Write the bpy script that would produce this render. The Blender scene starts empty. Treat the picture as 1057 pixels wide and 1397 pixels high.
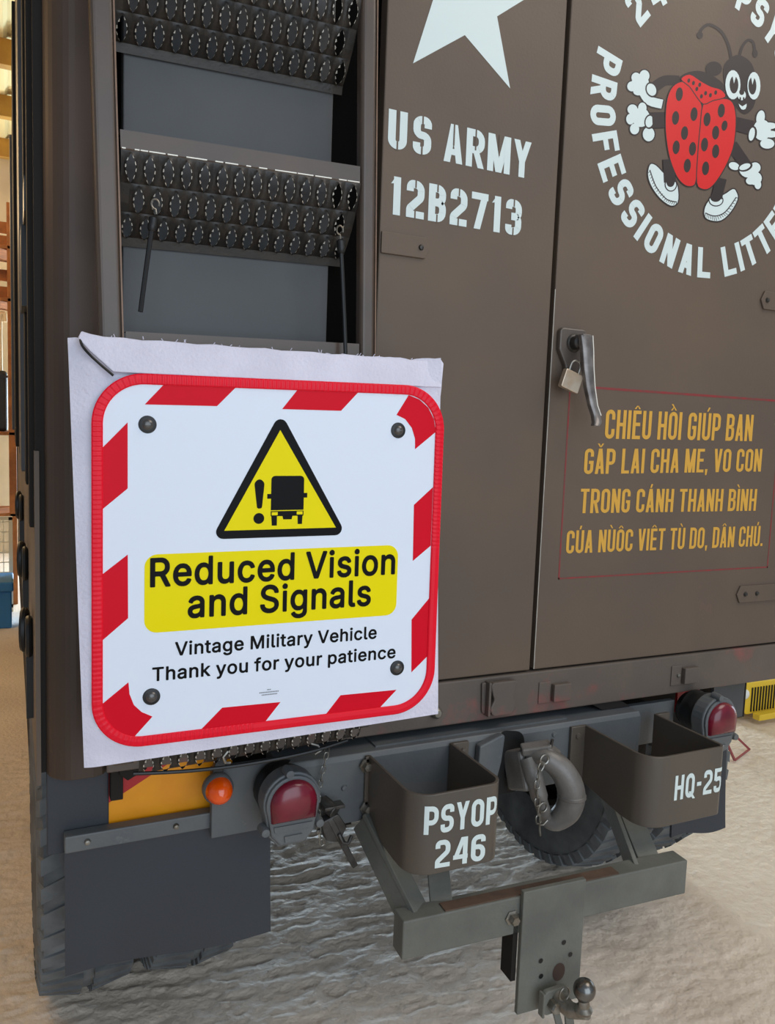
import bpy, math, random
from mathutils import Vector, Matrix

random.seed(4)
PI = math.pi
SC = bpy.context.scene
COL = SC.collection

# ------------------------------------------------------------------ camera
F_PX = 1090.0
cam_d = bpy.data.cameras.new('camera')
cam_d.sensor_fit = 'VERTICAL'; cam_d.sensor_height = 24.0
cam_d.lens = F_PX / 1397.0 * 24.0
cam = bpy.data.objects.new('camera', cam_d); COL.objects.link(cam)
yaw, pitch, roll = math.radians(25.357), math.radians(5.776), math.radians(2.128)
fwd = Vector((math.sin(yaw)*math.cos(pitch), math.cos(yaw)*math.cos(pitch), -math.sin(pitch)))
rt = Vector((math.cos(yaw), -math.sin(yaw), 0)); up = rt.cross(fwd)
r2 = rt*math.cos(roll) + up*math.sin(roll); u2 = -rt*math.sin(roll) + up*math.cos(roll)
mw = Matrix((r2, u2, -fwd)).transposed().to_4x4(); mw.translation = Vector((0, -1.7044, 1.6256))
cam.matrix_world = mw
cam_d.clip_start = 0.02
SC.camera = cam

# ------------------------------------------------------------------ world, light, exposure
W = bpy.data.worlds.new('world'); SC.world = W; W.use_nodes = True
bgn = W.node_tree.nodes['Background']; bgn.inputs[0].default_value = (0.72, 0.85, 1.0, 1); bgn.inputs[1].default_value = 0.30

def area(name, loc, target, sx, sy, power, col, spread=180):
    d = bpy.data.lights.new(name, 'AREA'); d.shape = 'RECTANGLE'; d.size = sx; d.size_y = sy; d.energy = power; d.color = col
    d.spread = math.radians(spread)
    o = bpy.data.objects.new(name, d); COL.objects.link(o); o.location = loc
    o.rotation_euler = (Vector(target)-Vector(loc)).to_track_quat('-Z', 'Y').to_euler()
    return o
area('daylight_doorway', (0.7, -5.2, 2.3), (0.9, 0, .7), 5.0, 4.4, 165, (0.76, 0.88, 1.0))
area('roof_light', (3.0, -1.6, 4.6), (1.9, -.6, 0.2), 2.6, 2.2, 74, (1.0, 0.90, 0.80))
area('side_doorway', (8.4, 2.0, 1.0), (1.6, .9, 0), 4.6, 1.9, 60, (0.66, 0.84, 1.0))
area('far_doorway', (2.9, 8.6, 1.1), (1.2, 0, 0.0), 2.2, 2.0, 880, (0.66, 0.84, 1.0))
def lamp(name, loc, power, col, r=0.12):
    d = bpy.data.lights.new(name, 'POINT'); d.energy = power; d.color = col; d.shadow_soft_size = r
    o = bpy.data.objects.new(name, d); COL.objects.link(o); o.location = loc
lamp('warm_lamp', (-1.6, 4.0, 3.4), 105, (1.0, 0.68, 0.36))
lamp('warm_lamp', (-1.2, 7.2, 3.6), 60, (1.0, 0.72, 0.42))
lamp('warm_lamp', (-2.0, 1.2, 3.0), 26, (1.0, 0.62, 0.32))

vs = SC.view_settings
vs.view_transform = 'Standard'; vs.look = 'None'; vs.exposure = 0.0; vs.gamma = 1.0; vs.use_curve_mapping = False

# ------------------------------------------------------------------ materials
def srgb(r, g, b):
    f = lambda c: (c/12.92 if c <= .04045 else ((c+.055)/1.055)**2.4)
    return (f(r/255), f(g/255), f(b/255), 1)

MATS = {}
def mat(name, col, rough=.5, metal=0., col2=None, scale=8., lo=.35, hi=.65, bump=0., bscale=60., detail=4., col3=None, s3=3., spec=.5, coat=0., trans=0., emit=None, stretch=None, col3lo=.62, r2=None):
    if name in MATS: return MATS[name]
    m = bpy.data.materials.new(name); m.use_nodes = True
    nt = m.node_tree; N = nt.nodes; L = nt.links; b = N['Principled BSDF']
    b.inputs['Base Color'].default_value = col; b.inputs['Roughness'].default_value = rough; b.inputs['Metallic'].default_value = metal
    b.inputs['Specular IOR Level'].default_value = spec; b.inputs['Coat Weight'].default_value = coat
    b.inputs['Transmission Weight'].default_value = trans
    if emit: b.inputs['Emission Color'].default_value = emit[0]; b.inputs['Emission Strength'].default_value = emit[1]
    tc = N.new('ShaderNodeTexCoord'); src = tc.outputs['Object']
    if stretch:
        mp = N.new('ShaderNodeMapping'); mp.inputs['Scale'].default_value = stretch; L.new(src, mp.inputs['Vector']); src = mp.outputs['Vector']
    last = None
    if col2:
        n = N.new('ShaderNodeTexNoise'); n.inputs['Scale'].default_value = scale; n.inputs['Detail'].default_value = detail; L.new(src, n.inputs['Vector'])
        r = N.new('ShaderNodeValToRGB'); r.color_ramp.elements[0].position = lo; r.color_ramp.elements[1].position = hi
        r.color_ramp.elements[0].color = col; r.color_ramp.elements[1].color = col2
        L.new(n.outputs['Fac'], r.inputs['Fac']); last = r.outputs['Color']
        if r2 is not None:
            mr = N.new('ShaderNodeMapRange'); mr.inputs['From Min'].default_value = lo; mr.inputs['From Max'].default_value = hi
            mr.inputs['To Min'].default_value = rough; mr.inputs['To Max'].default_value = r2
            L.new(n.outputs['Fac'], mr.inputs['Value']); L.new(mr.outputs['Result'], b.inputs['Roughness'])
    if col3:
        n = N.new('ShaderNodeTexNoise'); n.inputs['Scale'].default_value = s3; n.inputs['Detail'].default_value = 6; n.inputs['Roughness'].default_value = .7; L.new(src, n.inputs['Vector'])
        r = N.new('ShaderNodeValToRGB'); r.color_ramp.elements[0].position = col3lo; r.color_ramp.elements[1].position = col3lo+.12
        r.color_ramp.elements[0].color = (0, 0, 0, 1); r.color_ramp.elements[1].color = (1, 1, 1, 1)
        L.new(n.outputs['Fac'], r.inputs['Fac'])
        mx = N.new('ShaderNodeMix'); mx.data_type = 'RGBA'; L.new(r.outputs['Color'], mx.inputs[0])
        mx.inputs[6].default_value = col; mx.inputs[7].default_value = col3
        if last: L.new(last, mx.inputs[6])
        last = mx.outputs[2]
    if last: L.new(last, b.inputs['Base Color'])
    if bump:
        n = N.new('ShaderNodeTexNoise'); n.inputs['Scale'].default_value = bscale; n.inputs['Detail'].default_value = 5; L.new(src, n.inputs['Vector'])
        bp = N.new('ShaderNodeBump'); bp.inputs['Strength'].default_value = bump; bp.inputs['Distance'].default_value = .004
        L.new(n.outputs['Fac'], bp.inputs['Height']); L.new(bp.outputs['Normal'], b.inputs['Normal'])
    MATS[name] = m; return m

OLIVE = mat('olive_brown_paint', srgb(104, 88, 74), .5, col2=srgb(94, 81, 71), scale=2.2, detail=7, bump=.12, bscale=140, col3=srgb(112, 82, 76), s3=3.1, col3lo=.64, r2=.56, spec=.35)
SILL = mat('worn_sill_paint', srgb(98, 86, 77), .55, col2=srgb(88, 79, 72), scale=5, detail=7, bump=.15, bscale=120, col3=srgb(128, 78, 72), s3=4.2, col3lo=.55)
RAILP = mat('brown_ladder_paint', srgb(86, 70, 58), .32, col2=srgb(76, 64, 56), scale=7, bump=.06, bscale=90)
EDGEP = mat('brown_edge_highlight', srgb(130, 100, 78), .45, col2=srgb(110, 84, 66), scale=30)  # ladder rail edge highlight, put in as a lighter orange-brown colour
PANEL = mat('grey_side_paint', srgb(72, 73, 75), .5, col2=srgb(66, 67, 69), scale=4, bump=.08, bscale=110)
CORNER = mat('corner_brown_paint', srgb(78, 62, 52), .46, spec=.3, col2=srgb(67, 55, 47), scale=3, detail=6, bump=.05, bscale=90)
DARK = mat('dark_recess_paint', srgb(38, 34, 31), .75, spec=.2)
GRIP = mat('tread_steel_paint', srgb(42, 40, 38), .45, col2=srgb(54, 48, 42), scale=30, bump=.2, bscale=160)
WORN = mat('worn_bare_steel', srgb(226, 220, 208), .4, metal=.15)
FRAME = mat('grey_green_chassis_paint', srgb(96, 98, 98), .5, col2=srgb(84, 88, 92), scale=6, detail=7, bump=.2, bscale=90, col3=srgb(120, 122, 118), s3=12, col3lo=.66)
TOWP = mat('dusty_tow_frame_paint', srgb(108, 108, 100), .6, col2=srgb(92, 92, 86), scale=8, detail=8, bump=.25, bscale=120, col3=srgb(72, 58, 46), s3=7, col3lo=.66)
RUST = mat('rusty_brown_steel', srgb(96, 74, 58), .8, col2=srgb(72, 56, 46), scale=14, bump=.3)
BIN = mat('bumperette_paint', srgb(88, 79, 70), .36, col2=srgb(80, 73, 66), scale=4, bump=.06, bscale=100)
FLAP = mat('black_rubber_flap', srgb(44, 47, 53), .5, col2=srgb(54, 57, 63), scale=4, detail=8, bump=.1, bscale=200, r2=.7)
RUB = mat('tyre_rubber', srgb(80, 82, 84), .75, col2=srgb(112, 116, 118), scale=9, detail=6, bump=.3, bscale=80)
MATTE = mat('unlit_gap_black', srgb(13, 12, 11), .95, spec=.05)
BLACK = mat('black_cord_rubber', srgb(18, 18, 19), .45)
STEEL = mat('dull_steel', srgb(150, 148, 142), .38, metal=.8, col2=srgb(120, 112, 100), scale=40)
DSTEEL = mat('dark_steel', srgb(78, 76, 74), .40, metal=.5, col2=srgb(58, 54, 50), scale=30, bump=.2)
CASTM = mat('cast_hook_paint', srgb(118, 114, 110), .42, metal=.15, col2=srgb(100, 95, 90), scale=18, detail=6, bump=.3, bscale=70, col3=srgb(84, 62, 46), s3=12, col3lo=.60)
WHITEP = mat('white_stencil_paint', srgb(214, 226, 224), .45)
YELP = mat('yellow_stencil_paint', srgb(212, 160, 62), .5)
REDL = mat('thin_red_line_paint', srgb(140, 44, 46), .55, col2=srgb(112, 62, 56), scale=40)
EMB_K = mat('emblem_dark_paint', srgb(48, 38, 36), .45)
EMB_R = mat('emblem_red_paint', srgb(212, 28, 26), .45)
EMB_W = mat('emblem_white_paint', srgb(214, 226, 224), .45)
SWHITE = mat('sign_white_print', srgb(226, 233, 246), .34, spec=.22)
SYEL = mat('sign_yellow_print', srgb(240, 222, 0), .36, spec=.10)
SRED = mat('sign_red_print', srgb(214, 10, 36), .36, spec=.10)
SRIM = mat('red_vinyl_rim', srgb(232, 8, 40), .34, spec=.25)
SBLK = mat('sign_black_print', srgb(12, 9, 10), .38, spec=.10)
FOAM = mat('white_foam', srgb(222, 218, 232), .8, bump=.5, bscale=150, col2=srgb(214, 210, 224), scale=12)
LENSR = mat('red_lens', srgb(118, 22, 42), .25, coat=.25, col2=srgb(96, 20, 36), scale=20)
LENSA = mat('amber_lens', srgb(236, 84, 8), .14, coat=.5)
REFR = mat('red_reflective', srgb(178, 26, 36), .35)
REFY = mat('orange_yellow_reflective', srgb(240, 158, 8), .4, col2=srgb(232, 146, 8), scale=12)
CREAM = mat('corrugated_cream_sheet', srgb(205, 190, 140), .6)
BEAMY = mat('yellow_wood_purlin', srgb(170, 130, 50), .7, col2=srgb(150, 110, 40), scale=6)
WALLM = mat('cream_back_wall', srgb(205, 190, 165), .8, col2=srgb(190, 175, 150), scale=2)
ORW = mat('orange_brown_wood', srgb(170, 104, 52), .7, col2=srgb(140, 84, 40), scale=12)
BLUEC = mat('blue_plastic', srgb(48, 120, 175), .45)
PALEM = mat('pale_plastic', srgb(215, 200, 165), .5)
YELC = mat('yellow_car_paint', srgb(236, 200, 60), .4)
CLEAR = mat('clear_lamp_glass', srgb(235, 240, 240), .1)
REDLEG = mat('red_stand_paint', srgb(150, 70, 72), .5)
BRASS = mat('padlock_brass', srgb(200, 184, 164), .34, metal=.6, col2=srgb(186, 160, 132), scale=30)

# floor material: rough grey-tan concrete with long ridges
def floor_mat():
    m = bpy.data.materials.new('rough_concrete_floor'); m.use_nodes = True; nt = m.node_tree; N = nt.nodes; L = nt.links; b = N['Principled BSDF']
    tc = N.new('ShaderNodeTexCoord')
    n = N.new('ShaderNodeTexNoise'); n.inputs['Scale'].default_value = 1.3; n.inputs['Detail'].default_value = 8; L.new(tc.outputs['Object'], n.inputs['Vector'])
    r = N.new('ShaderNodeValToRGB'); e = r.color_ramp.elements; e[0].position = .32; e[0].color = srgb(212, 195, 177); e[1].position = .68; e[1].color = srgb(232, 216, 199)
    L.new(n.outputs['Fac'], r.inputs['Fac'])
    n3 = N.new('ShaderNodeTexNoise'); n3.inputs['Scale'].default_value = 9; n3.inputs['Detail'].default_value = 8; n3.inputs['Roughness'].default_value = .75; L.new(tc.outputs['Object'], n3.inputs['Vector'])
    r3 = N.new('ShaderNodeValToRGB'); r3.color_ramp.elements[0].position = .60; r3.color_ramp.elements[1].position = .72; r3.color_ramp.elements[0].color = (0, 0, 0, 1)
    r3.color_ramp.elements[1].color = (.75, .75, .75, 1)
    L.new(n3.outputs['Fac'], r3.inputs['Fac'])
    mx = N.new('ShaderNodeMix'); mx.data_type = 'RGBA'; L.new(r3.outputs['Color'], mx.inputs[0]); L.new(r.outputs['Color'], mx.inputs[6]); mx.inputs[7].default_value = srgb(150, 136, 124)
    L.new(mx.outputs[2], b.inputs['Base Color'])
    b.inputs['Roughness'].default_value = .7
    n2 = N.new('ShaderNodeTexNoise'); n2.inputs['Scale'].default_value = 55; n2.inputs['Detail'].default_value = 6; L.new(tc.outputs['Object'], n2.inputs['Vector'])
    bp = N.new('ShaderNodeBump'); bp.inputs['Strength'].default_value = .7; bp.inputs['Distance'].default_value = .008; L.new(n2.outputs['Fac'], bp.inputs['Height'])
    L.new(bp.outputs['Normal'], b.inputs['Normal'])
    return m
FLOOR = floor_mat()

# ------------------------------------------------------------------ helpers
class MB:
    def __init__(s): s.v = []; s.f = []; s.m = []; s.sm = []
    def add(s, vs, fs, mi=0, smooth=False):
        o = len(s.v); s.v += [tuple(v) for v in vs]
        for f in fs: s.f.append([i+o for i in f]); s.m.append(mi); s.sm.append(smooth)
        return s
    def box(s, x0, x1, y0, y1, z0, z1, mi=0):
        v = [(x0,y0,z0),(x1,y0,z0),(x1,y1,z0),(x0,y1,z0),(x0,y0,z1),(x1,y0,z1),(x1,y1,z1),(x0,y1,z1)]
        return s.add(v, [(0,3,2,1),(4,5,6,7),(0,1,5,4),(1,2,6,5),(2,3,7,6),(3,0,4,7)], mi)
    def bar(s, a, b, w, h, upv=(0,0,1), mi=0):
        a = Vector(a); b = Vector(b); d = (b-a).normalized(); x = d.cross(Vector(upv)).normalized(); y = x.cross(d)
        v = []
        for p in (a, b):
            for i, j in ((-1,-1),(1,-1),(1,1),(-1,1)): v.append(p + x*i*w/2 + y*j*h/2)
        return s.add(v, [(3,2,1,0),(4,5,6,7),(0,1,5,4),(1,2,6,5),(2,3,7,6),(3,0,4,7)], mi)
    def tube(s, pts, r, n=8, mi=0, closed=False, smooth=True):
        pts = [Vector(p) for p in pts]; rs = r if isinstance(r, (list, tuple)) else [r]*len(pts)
        m = len(pts); prev = None; vs = []
        for i in range(m):
            if closed: d = (pts[(i+1) % m]-pts[i-1]).normalized()
            else: d = (pts[min(i+1, m-1)]-pts[max(i-1, 0)]).normalized()
            if prev is None:
                a = Vector((0, 0, 1)) if abs(d.z) < .9 else Vector((1, 0, 0)); x = d.cross(a).normalized()
            else: x = (prev - d*prev.dot(d)).normalized()
            prev = x; y = d.cross(x)
            for k in range(n): t = 2*PI*k/n; vs.append(pts[i] + (x*math.cos(t)+y*math.sin(t))*rs[i])
        fs = []
        for i in range(m if closed else m-1):
            for k in range(n):
                a, b = i*n+k, i*n+(k+1) % n; j = ((i+1) % m)*n
                fs.append((a, b, j+(k+1) % n, j+k))
        s.add(vs, fs, mi, smooth)
        if not closed:
            o = len(s.v)-len(vs); s.f.append([o+k for k in range(n)][::-1]); s.f.append([o+(m-1)*n+k for k in range(n)]); s.m += [mi, mi]; s.sm += [False, False]
        return s
    def lathe(s, prof, c, axis, n=24, mi=0, smooth=True):
        # prof: list of (radius, distance along axis)
        c = Vector(c); d = Vector(axis).normalized(); a = Vector((0, 0, 1)) if abs(d.z) < .9 else Vector((1, 0, 0))
        x = d.cross(a).normalized(); y = d.cross(x); vs = []
        for r, h in prof:
            for k in range(n): t = 2*PI*k/n; vs.append(c + d*h + (x*math.cos(t)+y*math.sin(t))*max(r, 1e-5))
        fs = []
        for i in range(len(prof)-1):
            for k in range(n): fs.append((i*n+k, i*n+(k+1) % n, (i+1)*n+(k+1) % n, (i+1)*n+k))
        return s.add(vs, fs, mi, smooth)
    def prism(s, pts, f, w0, w1, mi=0):
        # pts 2D, f(u,v,w)->world
        n = len(pts); v = [f(a, b, w1) for a, b in pts] + [f(a, b, w0) for a, b in pts]
        fs = [tuple(range(n)), tuple(range(2*n-1, n-1, -1))] + [(i, (i+1) % n, n+(i+1) % n, n+i) for i in range(n)]
        return s.add(v, fs, mi)
    def flat(s, pts, f, w, mi=0):
        return s.add([f(a, b, w) for a, b in pts], [tuple(range(len(pts)))], mi)

def obj(name, mb, mats, parent=None, label=None, bevel=0, loc=None, seg=2, recalc=True):
    me = bpy.data.meshes.new(name)
    L0 = Vector(loc) if loc else Vector((0, 0, 0))
    me.from_pydata([tuple(Vector(v)-L0) for v in mb.v], [], mb.f)
    if not isinstance(mats, (list, tuple)): mats = [mats]
    for m in mats: me.materials.append(m)
    for p, mi, sm in zip(me.polygons, mb.m, mb.sm): p.material_index = mi; p.use_smooth = sm
    if recalc:
        import bmesh
        bm = bmesh.new(); bm.from_mesh(me); bmesh.ops.recalc_face_normals(bm, faces=bm.faces); bm.to_mesh(me); bm.free()
    if any(mb.sm):
        me.set_sharp_from_angle(angle=math.radians(38))
    me.update()
    o = bpy.data.objects.new(name, me); COL.objects.link(o); o.location = L0
    if parent:
        o.parent = parent; pl = Vector((0, 0, 0)); q = parent
        while q: pl += q.location; q = q.parent
        o.location = L0-pl
    if label: o['label'] = label
    if bevel:
        b = o.modifiers.new('bevel', 'BEVEL'); b.width = bevel; b.segments = seg; b.limit_method = 'ANGLE'; b.angle_limit = math.radians(40)
    return o
def tag(o, label, cat, group=None):
    o['label'] = label; o['category'] = cat
    if group: o['group'] = group
    return o
def thing(name, label, cat, loc, group=None):
    o = bpy.data.objects.new(name, None); o.empty_display_size = .1; COL.objects.link(o); o.location = loc; return tag(o, label, cat, group)
def struct(name, mb, m, **k):
    o = obj(name, mb, m, **k); o['kind'] = 'structure'; return o
def rear(y=0.):  # frame on a plane facing the camera side: u = X, v = Z, w = outward (-Y)
    return lambda u, v, w: (u, y-w, v)

def rpoly(P, n=5):
    """closed or open list of (x,y[,r]) -> rounded corners (closed)"""
    out = []; m = len(P)
    for i in range(m):
        p = Vector(P[i][:2]); r = P[i][2] if len(P[i]) > 2 else 0
        if r <= 0: out.append((p.x, p.y)); continue
        a = Vector(P[i-1][:2]); b = Vector(P[(i+1) % m][:2]); out += corner(a, p, b, r, n)
    return out
def corner(a, p, b, r, n):
    da = (a-p); db = (b-p); la, lb = da.length, db.length
    if la < 1e-9 or lb < 1e-9: return [(p.x, p.y)]
    da /= la; db /= lb; c = max(-1, min(1, da.dot(db))); ang = math.acos(c)
    if ang > PI-.02 or ang < .02: return [(p.x, p.y)]
    t = r/math.tan(ang/2); t = min(t, la*.5, lb*.5)
    rr = t*math.tan(ang/2); ctr = p + (da+db).normalized()*(rr/math.sin(ang/2))
    s0 = p+da*t-ctr; s1 = p+db*t-ctr; a0 = math.atan2(s0.y, s0.x); a1 = math.atan2(s1.y, s1.x); d = (a1-a0+PI) % (2*PI)-PI
    return [(ctr.x+rr*math.cos(a0+d*k/n), ctr.y+rr*math.sin(a0+d*k/n)) for k in range(n+1)]
def ropen(P, n=6):
    out = []; m = len(P)
    for i in range(m):
        p = Vector(P[i][:2]); r = P[i][2] if len(P[i]) > 2 else 0
        if r <= 0 or i in (0, m-1): out.append((p.x, p.y)); continue
        out += corner(Vector(P[i-1][:2]), p, Vector(P[i+1][:2]), r, n)
    return out
def circ(cx, cy, r, n=20, ry=None): ry = ry or r; return [(cx+r*math.cos(2*PI*k/n), cy+ry*math.sin(2*PI*k/n)) for k in range(n)]
def rrect(x0, y0, x1, y1, r, n=5): return rpoly([(x0, y0, r), (x1, y0, r), (x1, y1, r), (x0, y1, r)], n)

# ---- painted block lettering: every letter is a set of strokes in a w x 1 cell
def glyph(ch, w, t):
    L, R, B, T, M = t/2, w-t/2, t/2, 1-t/2, .5; r = min(.5*(w-t), .22)+.0; h = t/2
    P = lambda *a: ('p', list(a))
    S = lambda x0, y0, x1, y1, ww=t: ('q', [(x0-ww/2, y0), (x0+ww/2, y0), (x1+ww/2, y1), (x1-ww/2, y1)])
    V = lambda x: ('q', [(x-h, 0), (x+h, 0), (x+h, 1), (x-h, 1)])
    H = lambda y, x0=0, x1=w: ('q', [(x0, y-h*.9), (x1, y-h*.9), (x1, y+h*.9), (x0, y+h*.9)])
    Hb = lambda x0=0, x1=w: ('q', [(x0, 0), (x1, 0), (x1, t*.9), (x0, t*.9)])
    Ht = lambda x0=0, x1=w: ('q', [(x0, 1-t*.9), (x1, 1-t*.9), (x1, 1), (x0, 1)])
    G = {
     'I': [V(w/2)], 'L': [V(L), Hb()], 'T': [V(w/2), Ht()], 'H': [V(L), V(R), H(.5)],
     'E': [V(L), Hb(), Ht(), H(.52, 0, w*.92)], 'F': [V(L), Ht(), H(.5, 0, w*.88)],
     'U': [P((L, 1), (L, B, r), (R, B, r), (R, 1))],
     'O': [('c', [(L, B, r), (R, B, r), (R, T, r), (L, T, r)])], '0': [('c', [(L, B, r), (R, B, r), (R, T, r), (L, T, r)])],
     'Q': [('c', [(L, B, r), (R, B, r), (R, T, r), (L, T, r)]), S(w+.02, -.06, w*.52, .26, t*.9)],
     'C': [P((R, .66), (R, T, r), (L, T, r), (L, B, r), (R, B, r), (R, .34))],
     'G': [P((R, .68), (R, T, r), (L, T, r), (L, B, r), (R, B, r), (R, .48)), H(.46, w*.5, w)],
     'S': [P((R, .70), (R, T, r), (L, T, r), (L, M, r*.9), (R, M, r*.9), (R, B, r), (L, B, r), (L, .30))],
     'P': [V(L), P((L, T), (R, T, r), (R, .42, r), (L, .42))],
     'R': [V(L), P((L, T), (R, T, r), (R, .46, r), (L, .46)), S(R, 0, w*.52, .46)],
     'B': [V(L), P((L, T), (R-.01, T, r), (R-.01, .52, r), (L, .52)), P((L, .52), (R, .52, r), (R, B, r), (L, B))],
     'D': [V(L), P((L, T), (R, T, r), (R, B, r), (L, B))],
     'N': [V(L), V(R), S(R-.0, 0, L, 1, t*1.05)],
     'M': [V(L), V(R), S(w/2, .0, L+.02, 1, t), S(w/2, .0, R-.02, 1, t)],
     'A': [S(h, 0, w/2-.01, 1), S(w-h, 0, w/2+.01, 1), ('q', [(w*.2, .2), (w*.8, .2), (w*.74, .2+t*.85), (w*.26, .2+t*.85)])],
     'V': [S(w/2-.01, 0, h, 1), S(w/2+.01, 0, w-h, 1)],
     'Y': [S(w/2, .42, h, 1), S(w/2, .42, w-h, 1), ('q', [(w/2-h, 0), (w/2+h, 0), (w/2+h, .46), (w/2-h, .46)])],
     '1': [V(w*.55), ('q', [(0, .80), (w*.55, .84), (w*.55, 1), (w*.25, .93)])],
     '2': [P((L, .70), (L, T, r), (R, T, r), (R, .56, .16), (L, .24, .12), (L, .05)), Hb()],
     '3': [P((L, .72), (L, T, r), (R, T, r), (R, .52, r*.8), (w*.35, .52)), P((w*.35, .52), (R, .52, r*.8), (R, B, r), (L, B, r), (L, .28))],
     '4': [('q', [(R-h-.02, 0), (R+h-.02, 0), (R+h-.02, 1), (R-h-.02, 1)]), S(h, .25, R-h, 1, t), H(.28)],
     '5': [Ht(), ('q', [(0, .5), (t, .5), (t, 1), (0, 1)]), P((L, .54), (R, .60, r), (R, B, r), (L, B, r), (L, .28))],
     '6': [P((R, .72), (R, T, r), (L, T, r), (L, B, r), (R, B, r), (R, .55, r), (L, .55))],
     '7': [Ht(), S(w*.38, 0, R, .95)],
     '-': [H(.5, w*.1, w*.9)], '.': [('q', [(0, 0), (t, 0), (t, t), (0, t)])], ',': [('q', [(.02, -.12), (t*.7, -.12), (t, t), (0, t)])],
    }
    return G.get(ch, [])
def polys_of(it, t, n=5):
    k, P = it
    if k == 'q': return [P]
    pts = rpoly(P, n) if k == 'c' else ropen(P, n)
    q = [pts[0]]
    for p in pts[1:]:
        if math.dist(p, q[-1]) > 1e-5: q.append(p)
    if k == 'c' and math.dist(q[0], q[-1]) < 1e-5: q.pop()
    pts = q; m = len(pts); Ls = []; Rs = []
    for i in range(m):
        a = pts[i-1] if (i > 0 or k == 'c') else pts[i]; b = pts[(i+1) % m] if (i < m-1 or k == 'c') else pts[i]
        p = pts[i]; d1 = Vector((p[0]-a[0], p[1]-a[1])); d2 = Vector((b[0]-p[0], b[1]-p[1]))
        if d1.length < 1e-9: d1 = d2
        if d2.length < 1e-9: d2 = d1
        d1.normalize(); d2.normalize(); nrm = Vector((-(d1.y+d2.y), d1.x+d2.x)); 
        nrm = nrm.normalized() if nrm.length > 1e-6 else Vector((-d1.y, d1.x)); sc = 1/max(.5, nrm.dot(Vector((-d1.y, d1.x))))
        Ls.append((p[0]+nrm.x*t/2*sc, p[1]+nrm.y*t/2*sc)); Rs.append((p[0]-nrm.x*t/2*sc, p[1]-nrm.y*t/2*sc))
    return [[Ls[i], Rs[i], Rs[(i+1) % m], Ls[(i+1) % m]] for i in range(m if k == 'c' else m-1)]
MARKS = {'Ê': ('E', '^'), 'Ô': ('O', '^'), 'Ồ': ('O', '^`'), 'Ú': ('U', "'"), 'Â': ('A', '^'), 'Ă': ('A', 'v'), 'Ả': ('A', '?'), 'Ì': ('I', '`'), 'Ủ': ('U', '?'), 'Ù': ('U', '`'), 'Ố': ('O', "^")}
def lay(text, w, t, gap, space):
    """-> (polygons in units of cap height, total width, list of glyph spans)"""
    x = 0; out = []; spans = []
    for ch in text:
        if ch == ' ': x += space; continue
        base, mk = MARKS.get(ch, (ch, ''))
        cw = {'I': t, '1': w*.62, 'M': w*1.28, '.': t, ',': t, '-': w*.62, 'T': w*.96, 'L': w*.88, 'E': w*.9, 'F': w*.88}.get(base, w)
        for it in glyph(base, cw, t):
            for P in polys_of(it, t): out.append([(x+a, b) for a, b in P])
        cx = x+cw/2
        if '^' in mk: out += [[(cx-.14, 1.05), (cx-.06, 1.05), (cx+.01, 1.16), (cx-.03, 1.17)], [(cx+.14, 1.05), (cx+.06, 1.05), (cx-.01, 1.16), (cx+.03, 1.17)]]
        if 'v' in mk: out += [[(cx-.14, 1.20), (cx-.06, 1.20), (cx+.02, 1.06), (cx-.03, 1.05)], [(cx+.14, 1.20), (cx+.06, 1.20), (cx-.02, 1.06), (cx+.03, 1.05)]]
        if '`' in mk: out += [[(cx-.13, 1.27 if '^' in mk else 1.20), (cx-.05, 1.28 if '^' in mk else 1.21), (cx+.04, 1.16 if '^' in mk else 1.06), (cx-.01, 1.15 if '^' in mk else 1.05)]]
        if "'" in mk: out += [[(cx+.13, 1.20), (cx+.05, 1.21), (cx-.03, 1.06), (cx+.03, 1.05)]]
        if '?' in mk: out += [[(cx-.05, 1.04), (cx+.03, 1.04), (cx+.08, 1.20), (cx-.01, 1.20)]]
        spans.append((x, x+cw)); x += cw+gap
    return out, x-gap, spans
def dense(P, step=.12):
    return P

def painted(name, text, f, u0, v0, u1, v1, height, mat_, parent, w=.5, t=.16, gap=.09, space=.34, off=.0006, stencil=None, smat=None, label=None):
    """text from baseline start (u0,v0) to baseline end (u1,v1) on the frame f, cap height in metres"""
    P, tw, spans = lay(text, w, t, gap, space); mb = MB(); sx = math.hypot(u1-u0, v1-v0)/tw; c = (u1-u0)/(sx*tw); s_ = (v1-v0)/(sx*tw)
    for k, q in enumerate(P):
        mb.flat([(u0+a*sx*c, v0+a*sx*s_+b*height) for a, b in q], f, off+(k % 7)*.00006)
    mats = [mat_]
    if stencil:
        mats.append(smat)
        for (a, b), chh in zip(spans, text.replace(' ', '')):
            if chh in '17Y': continue
            m = (a+b)/2; g = .022
            for y0, y1 in stencil:
                mb.flat([(u0+x*sx*c, v0+x*sx*s_+y*height) for x, y in ((m-g, y0), (m+g, y0), (m+g, y1), (m-g, y1))], f, off+.0006, 1)
    return obj(name, mb, mats, parent, label, recalc=False)

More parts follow.
